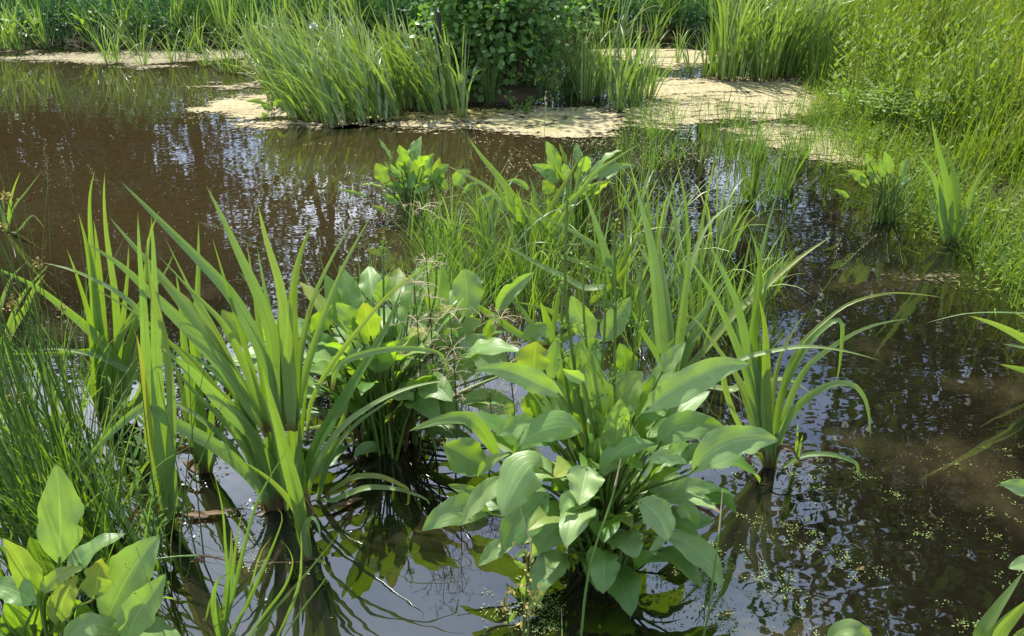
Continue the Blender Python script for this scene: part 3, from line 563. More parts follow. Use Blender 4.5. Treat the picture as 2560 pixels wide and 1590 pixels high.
leaves(fm, pos, nrm(outw*.6+rng.normal(size=(n, 3))*.6+[0, 0, -.2]), nrm(outw*.5+rng.normal(size=(n, 3))*.4+[0, 0, .8]), rng.uniform(.036, .068, n), rng.uniform(.034, .060, n), np.stack([rng.uniform(0, 1, n), yl, 0*yl], 1), .12, .72)
sm.build('stems', MAT['bark'], e); fm.build('foliage', MAT['alder'], e)

pb = gnd(0, (1046, 262)); mb = MB(); a = np.linspace(0, 2*math.pi, 13)
rad = .026*(1+.06*np.sin(a*3)); zs = [-.1, .2, .5, .70, .725]; sc = [1.05, 1, .97, .96, .8]
V = np.array([[(math.cos(t)*r_*s_, math.sin(t)*r_*s_, z) for t, r_ in zip(a, rad)] for z, s_ in zip(zs, sc)])
mb.add(V, grid_faces(5, 13)); mb.add(np.array([[(math.cos(t)*r_*s_, math.sin(t)*r_*s_, .725+(.8-s_)*.01) for t, r_ in zip(a, rad)] for s_ in (.8, .02)]), grid_faces(2, 13))
o = mb.build('wooden_post', MAT['post_wood']); o.location = pb; o.rotation_euler = (0, .02, .3); tag(o, 'dark weathered wooden post standing in front of the round bush', 'post')

def rush_mesh(seed, n, L0, L1, wd, spread, lean, name, mat):
    r = np.random.default_rng(seed); mb = MB(); a = r.uniform(0, 6.28, n); rr = r.uniform(0, spread, n)
    blades(mb, np.stack([rr*np.cos(a), rr*np.sin(a), np.full(n, -.02)], 1), a+r.normal(0, .6, n), r.uniform(L0, L1, n), r.uniform(0, lean, n), r.uniform(lean*.5, lean*2.4, n), r.uniform(.7, 1.2, n)*wd, 5, np.stack([r.uniform(0, 1, n), np.clip(r.normal(.1, .2, n), 0, 1), np.zeros(n)], 1), r.uniform(-1, 1, n))
    return mb.mesh(name, MAT[mat])
def put(me, name, p, s, label, cat, group=None):
    o = bpy.data.objects.new(name, me); COL.objects.link(o); o.location = p; o.rotation_euler.z = rng.uniform(0, 6.28); o.scale = (s, s, s*rng.uniform(.85, 1.15)); return tag(o, label, cat, group)
put(rush_mesh(40, 90, .35, .6, .004, .06, .3, 'rush_tuft', 'rush'), 'rush_tuft', gnd(0, (1165, 248)), .9, 'fine dark rush tuft under the round bush', 'rush')
put(rush_mesh(41, 60, .3, .5, .004, .06, .3, 'rush_tuft', 'rush'), 'rush_tuft', gnd(0, (1345, 226)), .9, 'fine dark rush tuft right of the bush beside irises', 'rush')

for i, (px, py, s, lb) in enumerate([(1960, 215, 1.5, 'dark rush clump rising from the bank edge beside the broad cream mat'), (2290, 345, 1.35, 'dark rush clump in the bank grass above the tall corner iris'), (2210, 215, 1.6, 'dark rush clump deep in the bank grass')]):
    put(rush_mesh(60+i, 150, .4, .62, .005, .13, .22, 'rush_tuft', 'rush'), 'rush_tuft', gnd(0, (px, py)), s, lb, 'rush')
# leafy herb stems: upright stems set with narrow leaves
def herb(p, H, nst, ll, lw, mat, name, label, cat, group=None, spread=.05, lean=.2, dens=26, droop=.1, petals=None):
    e = bpy.data.objects.new(name, None); COL.objects.link(e); e.location = p; tag(e, label, cat, group)
    sm, fm = MB(), MB()
    for i in range(nst):
        a = rng.uniform(0, 6.28); h = H*rng.uniform(.65, 1.05); l_ = rng.uniform(.2, 1)*lean*h
        b0 = np.array([rng.normal(0, spread), rng.normal(0, spread), -.02]); C = spline([b0, b0+[math.cos(a)*l_*.3, math.sin(a)*l_*.3, h*.55], b0+[math.cos(a)*l_, math.sin(a)*l_, h]], 10)
        tube(sm, C, np.linspace(.0035, .0012, 10), 5)
        u = np.linspace(.15, 1, dens); pos = np.stack([np.interp(u, np.linspace(0, 1, 10), C[:, j]) for j in range(3)], 1)
        az = np.arange(dens)*2.4+a; sz = (1.15-u*.65)*rng.uniform(.8, 1.2, dens)
        d = np.stack([np.cos(az), np.sin(az), .45-droop+.6*u], 1)
        leaves(fm, pos, d, np.tile([[0, 0, 1.]], (dens, 1))-.4*d, ll*sz, lw*sz)
    sm.build('stems', MAT['stalk'], e); fm.build('foliage', MAT[mat], e); return e
herb(gnd(0, (1300, 240)), .62, 12, .075, .013, 'shade', 'narrow_leaved_herb', 'dark bushy herb with narrow leaves leaning right of the round bush', 'herb', spread=.12, lean=.5, dens=34)
herb(gnd(0, (1230, 262)), .16, 7, .05, .018, 'grass', 'small_herb', 'small bright herb sprawling under the round bush', 'herb', spread=.07, lean=.7, dens=14)
HQ = [(2090, 330), (2160, 300), (2250, 280), (2320, 330), (2400, 300), (2050, 280), (2130, 230), (2220, 210), (2300, 240), (2380, 250), (2420, 360), (2010, 240), (2080, 200), (2180, 380), (2270, 400), (2350, 420)]
HL = rowed(HQ, [345, 290, 235], '%s leafy herb from the left in the %s row above the bank grass', ['front', 'second', 'third', 'back'])
for i, (px, py) in enumerate([(2090, 330), (2160, 300), (2250, 280), (2320, 330), (2400, 300), (2050, 280), (2130, 230), (2220, 210), (2300, 240), (2380, 250), (2420, 360), (2010, 240), (2080, 200), (2180, 380), (2270, 400), (2350, 420)]):
    herb(gnd(0, (px, py)), rng.uniform(.65, 1.05), 7, .115, .028, 'bankgrass', 'bank_herb', HL[i], 'herb', 'tall herbs on the right bank', spread=.1, lean=.22)
def pinnate(p, n, ln, label):
    e = bpy.data.objects.new('feathery_herb', None); COL.objects.link(e); e.location = p; tag(e, label, 'herb', 'feathery herbs on the right bank edge')
    sm, fm = MB(), MB()
    for i in range(n):
        a = rng.uniform(0, 6.28); l_ = ln*rng.uniform(.6, 1.1); b0 = np.array([rng.normal(0, .06), rng.normal(0, .06), 0]); d2 = np.array([math.cos(a), math.sin(a), 0])
        C = spline([b0, b0+d2*l_*.25+[0, 0, l_*.6], b0+d2*l_*.75+[0, 0, l_*.75]], 12); tube(sm, C, np.linspace(.003, .001, 12), 4)
        T = tang(C); s_ = nrm(np.cross(T, [0, 0, 1.]))
        for j in range(4, 12):
            for sg in (-1, 1): leaves(fm, C[j:j+1], sg*s_[j:j+1]+.3*T[j:j+1], np.array([[0, 0, 1.]])+rng.normal(0, .2, (1, 3)), .04*(1.1-j/24), .02*(1.1-j/24))
    sm.build('stems', MAT['stalk'], e); fm.build('foliage', MAT['plantain'], e)
for px, py, n in [(2140, 330, 26), (2170, 370, 24), (2110, 350, 18), (2200, 340, 16), (2390, 250, 26), (2430, 300, 22), (2420, 220, 20), (2060, 330, 12)]:
    pinnate(gnd(0, (px, py))+[0, 0, .12], n, .34, {2140: 'feathery herb with paired leaflets above the corner plantain', 2170: 'feathery herb behind the corner plantain', 2110: 'feathery herb beside the small grey-green plantain', 2200: 'feathery herb left of the tall corner iris', 2390: 'feathery herb at the right edge of the bank', 2430: 'feathery herb lowest at the right edge', 2420: 'feathery herb topmost at the right edge', 2060: 'small feathery herb at the tip of the cream mat'}[px])

# ---------------------------------------------------------------- grass standing in the water
GP = [rush_mesh(50+i, n, a, b, wd, sp, le, 'grass_tuft', 'grass') for i, (n, a, b, wd, sp, le) in enumerate([(26, .15, .36, .005, .05, .45), (16, .12, .30, .004, .08, .6), (44, .18, .42, .006, .06, .35)])]
for (px, py, k, s), lb in zip([(1785, 480, 2, 1.15), (1845, 470, 2, 1.15), (1815, 492, 0, 1.), (1752, 478, 0, .9), (1880, 490, 1, 1.1)], ['taller left tuft', 'taller right tuft', 'short tuft between the two tall ones', 'leftmost small tuft', 'rightmost thin tuft']):
    put(GP[k], 'grass_tuft', gnd(0, (px, py)), s, 'bright grass in the right middle water, '+lb, 'grass', 'bright tufts in the right middle water')
def grass_stuff(spots, label, wd=.0045, L=(.14, .36), nb=(12, 26), mat='grass', lean=.5):
    mb = MB()
    for px, py in spots:
        b = gnd(0, (px, py)); k = int(rng.uniform(*nb)); s = rng.uniform(.6, 1.1); a = rng.uniform(0, 6.28, k); rr = rng.uniform(0, .08, k)
        blades(mb, b+np.stack([rr*np.cos(a), rr*np.sin(a), np.full(k, -.02)], 1), a+rng.normal(0, .6, k), s*rng.uniform(*L, k), rng.uniform(0, lean, k), rng.uniform(lean*.5, lean*2.6, k), wd*rng.uniform(.7, 1.3, k), 5, None, rng.uniform(-1, 1, k))
    tag(mb.build('water_grass', MAT[mat]), label, 'grass', kind='stuff')
U = lambda n, x0, x1, y0, y1: np.stack([rng.uniform(x0, x1, n), rng.uniform(y0, y1, n)], 1)
grass_stuff(U(50, 1480, 1760, 255, 410), 'thin sparse grass in front of the broad cream mat', nb=(8, 16))
grass_stuff(U(40, 1740, 2060, 270, 400), 'thin grass growing through the mat at the right bank')
grass_stuff(np.concatenate([U(34, 930, 1380, 540, 740), U(24, 1380, 1850, 640, 840), U(18, 1000, 1300, 640, 800), U(16, 800, 1130, 720, 1000), U(6, 1150, 1500, 470, 560)]), 'bright fine grass growing among the middle irises', wd=.0055, L=(.18, .42), nb=(14, 28))
q = U(60, -40, 130, 430, 760); q[:, 0] += np.interp(q[:, 1], [400, 540, 600, 760], [2080, 2260, 2340, 2480])
grass_stuff(q, 'low grass trailing into the water below the right bank', L=(.1, .3))
grass_stuff(np.concatenate([U(24, 0, 420, 1150, 1440), U(14, 0, 300, 950, 1150)]), 'grass tangled among the rushes at the left edge', wd=.0075, L=(.3, .75), nb=(8, 18))
# ================================================================ foreground plants
# ---------------------------------------------------------------- the large yellow-green iris, centre left
A = Plant('iris_plant', 'largest bright green iris with broad fanned sword leaves in the open water', 'iris', gnd(0, (662, 1212)))
for reg, pts, wd, kw in [
    (4, [(1850, 1512), (1830, 1240), (1740, 960), (1560, 640), (1330, 390), (1120, 180), (940, 0), (810, -130)], 84, dict(dy=.1, yel=0)),
    (4, [(1880, 1512), (1850, 1200), (1830, 900), (1740, 640), (1620, 380), (1500, 120), (1390, -100)], 84, dict(dy=.05, yel=.1)),
    (4, [(1950, 1512), (1940, 1100), (1920, 780), (1880, 540), (1800, 280), (1738, 20)], 78, dict(dy=.02, yel=.3)),
    (4, [(1990, 1512), (1985, 1100), (1975, 760), (2000, 480), (2055, 290), (2115, 150)], 76, dict(dy=.05, yel=.3)),
    (4, [(1820, 1560), (1740, 1480), (1560, 1190), (1380, 985), (1200, 800), (1010, 620), (800, 430), (580, 290)], 90, dict(dy=-.05, yel=.05, roll=.1)),
    (4, [(1810, 1560), (1780, 1480), (1600, 1200), (1430, 960), (1250, 720), (1070, 500), (900, 310), (730, 105)], 80, dict(dy=.04)),
    (4, [(1850, 1560), (1740, 1330), (1620, 1050), (1500, 830), (1360, 680), (1190, 500)], 60, dict(dy=-.05, yel=.2)),
    (4, [(1760, 1640), (1620, 1500), (1480, 1350), (1300, 1160), (1180, 1060), (1075, 985)], 88, dict(dy=-.1, tint=.95, yel=0)),
    (4, [(1920, 1560), (1900, 1300), (1870, 1050), (1830, 800), (1780, 560), (1735, 310)], 42, dict(dy=.1)),
    (4, [(1970, 1560), (1960, 1250), (1950, 1000), (1955, 800), (1965, 640)], 86, dict(dy=-.08, yel=.1)),
    (7, [(1850, 660), (1700, 450), (1500, 260), (1300, 140), (1110, 40), (1000, -40), (900, 10), (760, 130), (600, 300), (520, 400)], 84, dict(dy=-.12, tint=.8, yel=0, n=34)),
    (7, [(1900, 690), (1870, 500), (1760, 240), (1620, 20), (1500, -150)], 84, dict(dy=-.02, yel=.1)),
    (7, [(1950, 690), (1930, 420), (1860, 120), (1760, -130)], 80, dict(dy=-.04, yel=.1)),
    (7, [(1990, 690), (2000, 400), (1990, 100), (1970, -150), (1960, -380)], 76, dict(dy=.02, yel=.15)),
    (7, [(2010, 690), (2030, 450), (2010, 150), (2000, -80), (1990, -300)], 60, dict(dy=.05, tint=.2)),
    (4, [(1840, 1560), (1700, 1400), (1560, 1250), (1400, 1120), (1240, 1020)], 50, dict(dy=.1, tint=.1)), (4, [(1900, 1560), (1880, 1250), (1850, 1000), (1800, 800), (1720, 620), (1600, 470)], 46, dict(dy=.12, tint=.3)),
    (4, [(2000, 1560), (2010, 1300), (2030, 1050), (2070, 850), (2100, 700), (2220, 545)], 44, dict(dy=.1, yel=.3)), (4, [(1930, 1560), (1920, 1300), (1900, 1050), (1880, 850), (1900, 700)], 60, dict(dy=.06, tint=.05)), (4, [(1800, 1600), (1660, 1330), (1500, 1100), (1380, 950), (1260, 850)], 50, dict(dy=.14, tint=.1)),
    (7, [(1960, 690), (1980, 450), (2030, 150), (2060, -100), (2090, -300)], 40, dict(dy=.1, tint=.05)), (7, [(1880, 690), (1800, 420), (1660, 180), (1480, -60), (1350, -200)], 60, dict(dy=.05, tint=.05)),
    (7, [(1840, 660), (1820, 680), (1760, 690), (1700, 720)], 30, dict(dy=-.03, mat='dead')), (7, [(1900, 690), (1870, 600), (1850, 540)], 50, dict(dy=-.02, mat='dead')),
]: blade(A, reg, pts, wd, **kw)
for i in range(15):                                             # narrower blades filling the fan
    a = R(rng.uniform(-48, 16)); l_ = rng.uniform(330, 740); bx = 662+a*34+rng.normal(0, 8); bow = rng.uniform(.0, .16)*np.sign(a-.02)
    blade(A, 0, [(bx, 1210), (bx+math.sin(a*.75)*l_*.4, 1210-math.cos(a*.75)*l_*.4), (bx+math.sin(a)*l_*.75, 1210-math.cos(a)*l_*.75), (bx+math.sin(a+bow)*l_, 1210-math.cos(a+bow)*l_)], rng.uniform(13, 20), dy=rng.uniform(-.05, .18))
A2 = Plant('iris_plant', 'slim bright iris fan in front of the largest iris', 'iris', gnd(7, (2075, 1000)))
for pts, wd, kw in [
    ([(2085, 1000), (2040, 760), (1990, 520), (1930, 300), (1870, 60), (1800, -190), (1770, -330)], 92, dict(dy=-.05, yel=.1, tint=.5)),
    ([(2060, 1000), (2030, 740), (1940, 580), (1800, 440), (1620, 325)], 46, dict(dy=-.08, yel=.35)),
    ([(2090, 1000), (2050, 860), (2070, 750), (2115, 712), (2150, 770), (2162, 870)], 44, dict(dy=-.06, tint=.9)),
    ([(2070, 1000), (2025, 800), (1990, 600), (1970, 400), (1965, 300)], 50, dict(dy=0.03)),
    ([(2130, 1050), (2150, 1020), (2185, 1025), (2210, 1075)], 26, dict(dy=-.02, yel=.6)),
]: blade(A2, 7, pts, wd, **kw)
A3 = Plant('iris_plant', 'iris with long narrow leaves arching right from behind the largest iris', 'iris', gnd(7, (2100, 600)))
for reg, pts, wd, kw in [
    (4, [(1990, 1620), (2000, 1250), (2040, 950), (2120, 650), (2220, 430), (2330, 230), (2450, 60)], 34, dict(dy=.12, yel=.25)),
    (4, [(2080, 1620), (2090, 1400), (2180, 1200), (2295, 1030), (2430, 860), (2620, 640), (2830, 480), (3050, 340)], 34, dict(dy=.15, yel=.55)),
    (7, [(2060, 590), (2060, 440), (2150, 200), (2295, -40), (2440, -290), (2600, -560), (2710, -830)], 82, dict(dy=.12, tint=.15, yel=0)),
    (7, [(2080, 600), (2100, 460), (2180, 280), (2320, 90), (2530, -60), (2720, -150), (2920, -200), (3085, -212)], 42, dict(dy=.05, tint=1., yel=.15)),
    (7, [(2150, 620), (2180, 440), (2260, 240), (2430, 60), (2600, -60), (2720, -170)], 34, dict(dy=.1, tint=.3)),
    (7, [(2140, 620), (2190, 400), (2250, 200), (2330, 0), (2370, -180)], 44, dict(dy=.1)),
    (7, [(2160, 700), (2220, 620), (2330, 560), (2480, 510), (2680, 520), (2860, 580), (2895, 610), (2898, 700)], 36, dict(dy=-.02, tint=.8, n=30)),
    (7, [(2200, 560), (2300, 490), (2390, 440), (2560, 435), (2700, 490), (2752, 525), (2755, 610), (2742, 715)], 36, dict(dy=-.02, yel=.9, tint=.3, n=30)),
    (8, [(-50, -150), (0, -320), (200, -400), (420, -430), (640, -410), (690, -380), (720, -300), (740, -230)], 44, dict(dy=.02, tint=.6, n=30)),
]: blade(A3, reg, pts, wd, **kw)

dead_skirt(A, 662, 1212, 3)
# ---------------------------------------------------------------- irises at the left
Bp = Plant('iris_plant', 'upright iris clump of tall narrow leaves behind the left rushes', 'iris', gnd(4, (730, 1480)))
for pts, wd in [([(700, 1480), (700, 1100), (650, 700), (610, 200), (608, -40), (640, -200)], 52), ([(740, 1480), (790, 1000), (775, 650), (720, 250), (702, 0), (708, -190)], 50),
    ([(690, 1480), (690, 1000), (675, 600), (655, 330), (632, 130)], 66), ([(700, 1480), (660, 1000), (640, 700), (590, 330), (530, 90)], 62), ([(760, 1480), (780, 1200), (830, 800), (860, 500), (868, 300)], 44),
    ([(740, 1480), (760, 1100), (830, 900), (950, 700), (1110, 500), (1180, 335)], 48), ([(680, 1480), (640, 1150), (600, 800), (520, 520), (450, 330)], 46), ([(750, 1480), (830, 1200), (880, 960), (960, 700), (1000, 330), (1030, 120)], 50),
    ([(700, 1480), (680, 1250), (700, 1000), (715, 780)], 60), ([(760, 1480), (830, 1300), (900, 1150), (930, 900)], 50), ([(720, 1480), (640, 1320), (620, 1150), (560, 1050)], 36)]:
    blade(Bp, 4, pts, wd, tint=rng.uniform(.2, .95))
for pts, wd, kw in [([(760, 1480), (860, 1250), (720, 1000), (600, 870), (440, 735), (250, 590), (80, 505), (-80, 440)], 70, dict(dy=-.12, tint=.7, yel=0)),
    ([(780, 1480), (960, 1260), (960, 800), (880, 690), (700, 570), (480, 470), (270, 420)], 52, dict(dy=-.05, tint=1., yel=.1)), ([(820, 1480), (975, 1250), (800, 1120), (600, 1040), (380, 1005), (215, 1020)], 44, dict(dy=-.08, tint=.9)),
    ([(740, 1480), (660, 1030), (480, 1030), (220, 1040), (0, 1040), (-60, 1045)], 44, dict(dy=-.1, tint=1., yel=.1))]:
    blade(Bp, 4, pts, wd, **kw)
Cp = Plant('iris_plant', 'stout iris with wide pale upright leaves between rushes and largest iris', 'iris', gnd(7, (1130, 800)))
for reg, pts, wd, kw in [(7, [(1140, 800), (1100, 450), (1040, 100), (990, -300), (970, -700), (940, -1100), (930, -1350)], 74, dict(dy=.05, tint=.8, yel=0, fold=.2)),
    (7, [(1150, 800), (1140, 500), (1090, 200), (1060, -200), (1045, -700), (1035, -1100), (1018, -1340)], 84, dict(dy=.08, tint=.95, yel=0)),
    (7, [(1120, 800), (1080, 500), (1010, 200), (980, -100), (940, -420), (905, -560)], 66, dict(dy=0, yel=1.)),
    (7, [(1160, 800), (1170, 500), (1110, 150), (1080, -300), (1120, -450), (1135, -540)], 60, dict(tint=.9)),
    (7, [(1130, 800), (1150, 450), (1160, 0), (1110, -500), (1010, -900), (990, -1100), (1075, -1360)], 56, dict(yel=.3))]:
    blade(Cp, reg, pts, wd, **kw)
Dp = Plant('iris_plant', 'iris clump behind the largest iris with straight leaves', 'iris', gnd(7, (1390, 410)))
for pts, wd, kw in [([(1385, 410), (1350, 50), (1330, -300), (1330, -650), (1340, -1000), (1340, -1290)], 62, dict(dy=.04)), ([(1370, 410), (1320, 100), (1250, -400), (1215, -750), (1185, -950)], 60, {}),
    ([(1400, 410), (1420, 100), (1450, -150), (1480, -300)], 46, {}), ([(1420, 400), (1490, 150), (1540, -80), (1600, -250)], 36, {}), ([(1360, 410), (1300, 200), (1240, -100), (1170, -350)], 60, dict(tint=.3)),
    ([(1370, 410), (1290, 130), (1270, 60), (1200, 350)], 30, dict(tint=.2)), ([(1380, 410), (1350, 0), (1300, -400), (1260, -620)], 70, {}), ([(1350, 400), (1330, 430), (1300, 520), (1290, 560)], 40, dict(mat='dead'))]:
    blade(Dp, 7, pts, wd, **kw)
Ep = Plant('iris_plant', 'small iris at the left edge in open water', 'iris', gnd(4, (48, 222)))
for pts, wd in [([(48, 222), (65, 50), (90, -70), (140, -195)], 17), ([(52, 222), (90, 60), (180, -60), (290, -205)], 13), ([(40, 222), (10, 80), (-40, -60)], 15), ([(60, 222), (120, 210), (220, 105), (270, 150), (300, 195)], 13), ([(44, 222), (20, 0), (25, -90)], 11)]:
    blade(Ep, 4, pts, wd, tint=.6, yel=.25)
Eq = Plant('iris_plant', 'iris arching in from the left edge behind the rushes', 'iris', gnd(4, (-30, 1350)))
for pts, wd in [([(-30, 1350), (10, 1000), (90, 850), (170, 730), (230, 600), (310, 490)], 60), ([(-30, 1350), (-30, 900), (60, 560), (180, 420)], 40), ([(-30, 1350), (0, 1100), (120, 700), (340, 430)], 34), ([(-30, 1350), (40, 1100), (150, 1100), (60, 1110)], 26)]:
    blade(Eq, 4, pts, wd, tint=.9, yel=.2)

dead_skirt(Bp, 265, 985, 2); dead_skirt(Cp, 398, 1258, 2); dead_skirt(Dp, 488, 1120, 2)
# ---------------------------------------------------------------- rushes and weeds at the left edge
def stemline(p0, p1, bow, r0, r1, n=14):
    p0, p1 = np.array(p0, float), np.array(p1, float); return spline([p0, (p0+p1)/2+np.array(bow), p1], n), np.linspace(r0, r1, n)
rushes = []
for bi, (bx, by, cnt, lab) in enumerate([(60, 1330, 44, 'tall rush tuft with brown flower knots at the left edge'), (170, 1230, 30, 'tall rush tuft inside the left edge rushes, before the upright iris'), (20, 1120, 26, 'rush tuft at the left edge farthest from the plantain leaves'), (300, 1390, 18, 'rush tuft right of the bottom left broad leaves')]):
    pl = Plant('rush_plant', lab, 'rush', gnd(0, (bx, by)), None); rushes.append(pl)
    for i in range(cnt):
        b0 = pl.base+[rng.normal(0, .07), rng.normal(0, .06), -.02]; a = rng.normal(.15, .9); ln = rng.uniform(.65, 1.25)*(.7 if bi == 3 else 1); le = abs(rng.normal(0, .15))+.02
        tp = b0+np.array([math.sin(a)*le*ln*rng.choice([-1, 1], p=[.42, .58]), rng.normal(0, .5)*le*ln, ln*math.cos(le)])
        C, r_ = stemline(b0, tp, [0, 0, .04], .0024, .0008); mb = MB(); tube(mb, C, r_, 5, (rng.uniform(), max(0, rng.normal(0, .15)), 0)); st = mb.build('stem', MAT['rush'], pl.o, pl.base)
        if bi < 3 and i % 3 == 0:
            q = C[rng.integers(9, 12)]; m2 = MB(); k = 26; pos = q+rng.normal(0, .007, (k, 3)); leaves(m2, pos, rdir(k, .4), rdir(k), .009, .005); m2.build('flower_cluster', MAT['flower'], st, pl.base)
for (px, py), lab in [((345, 1120), 'slender willow-leaved weed rising beside the stout iris'), ((405, 1330), 'slender willow-leaved weed among grass below the stout iris')]:
    herb(gnd(0, (px, py)), .36, 3, .07, .018, 'grass', 'slender_weed', lab, 'herb', None, spread=.02, lean=.25, dens=12)
br = Plant('bent_rush', 'bent brown-tipped rush stem hanging across the bottom left leaves', 'rush', gnd(7, (330, 1560)))
q = [(330, 1560), (480, 1290), (640, 1140), (860, 1040), (1100, 985), (1380, 970), (1520, 1000), (1700, 1015), (2030, 1012)]
C = blade_path(br.Y0, 7, q, .12, 40); mb = MB(); tube(mb, C[:27], .0021, 6, (.6, 0, 0)); mb.build('stem', MAT['rush'], br.o, br.base)
mb = MB(); tube(mb, C[26:], np.linspace(.002, .0008, 14), 6); mb.build('brown_tip', MAT['dead'], br.o, br.base)
mb = MB(); leaves(mb, C[26]+rng.normal(0, .005, (30, 3))-[0, 0, .008], rdir(30), rdir(30), .012, .004); mb.build('flower_cluster', MAT['dead'], br.o, br.base)

# ---------------------------------------------------------------- bottom left water plantain
H = Plant('water_plantain', 'broad-leaved water plantain cropped at the bottom left corner', 'water plantain', gnd(7, (330, 1760)))
for pts, wd, kw in [([(400, 1030), (408, 800), (400, 600), (380, 345)], 262, dict(tint=.75, cup=.1, dyj=.02, dyt=.08)), ([(710, 1430), (800, 1230), (920, 1020), (1082, 832)], 300, dict(tint=.95, dyt=.06, shape=.5)),
    ([(845, 1560), (930, 1360), (1030, 1220), (1120, 1090)], 225, dict(tint=.9, dyj=-.03)), ([(650, 1260), (655, 1130), (670, 1060), (692, 985)], 190, dict(tint=.5, yel=.75, wav=.2)),
    ([(400, 1440), (420, 1290), (465, 1190), (522, 1100)], 160, dict(tint=.6, yel=.7, wav=.25)), ([(235, 1265), (190, 1110), (110, 960), (15, 850)], 160, dict(tint=.5, yel=.4, dyj=.02)), ([(300, 1180), (270, 1050), (240, 940), (200, 840)], 165, dict(tint=.0, dyj=.1, dyt=.12)),
    ([(240, 1300), (120, 1215), (20, 1180), (-70, 1190)], 160, dict(tint=.55, dyj=-.02)), ([(270, 1230), (360, 1130), (450, 1080), (562, 1045)], 110, dict(tint=.6, yel=.5, wav=.25)), ([(430, 1580), (550, 1450), (690, 1440), (815, 1510)], 150, dict(tint=.8, dyj=-.05, yel=.15)),
    ([(150, 1600), (130, 1450), (90, 1340), (40, 1240)], 190, dict(tint=.1, dyj=.02)), ([(330, 1560), (320, 1420), (290, 1300), (260, 1200)], 190, dict(tint=.2, dyj=.05)), ([(150, 1640), (60, 1500), (0, 1440), (-80, 1420)], 150, dict(tint=.3)), ([(600, 1600), (600, 1480), (560, 1350), (500, 1260)], 150, dict(tint=.1, dyj=.08))]:
    broadleaf(H, 7, pts, wd, **kw)

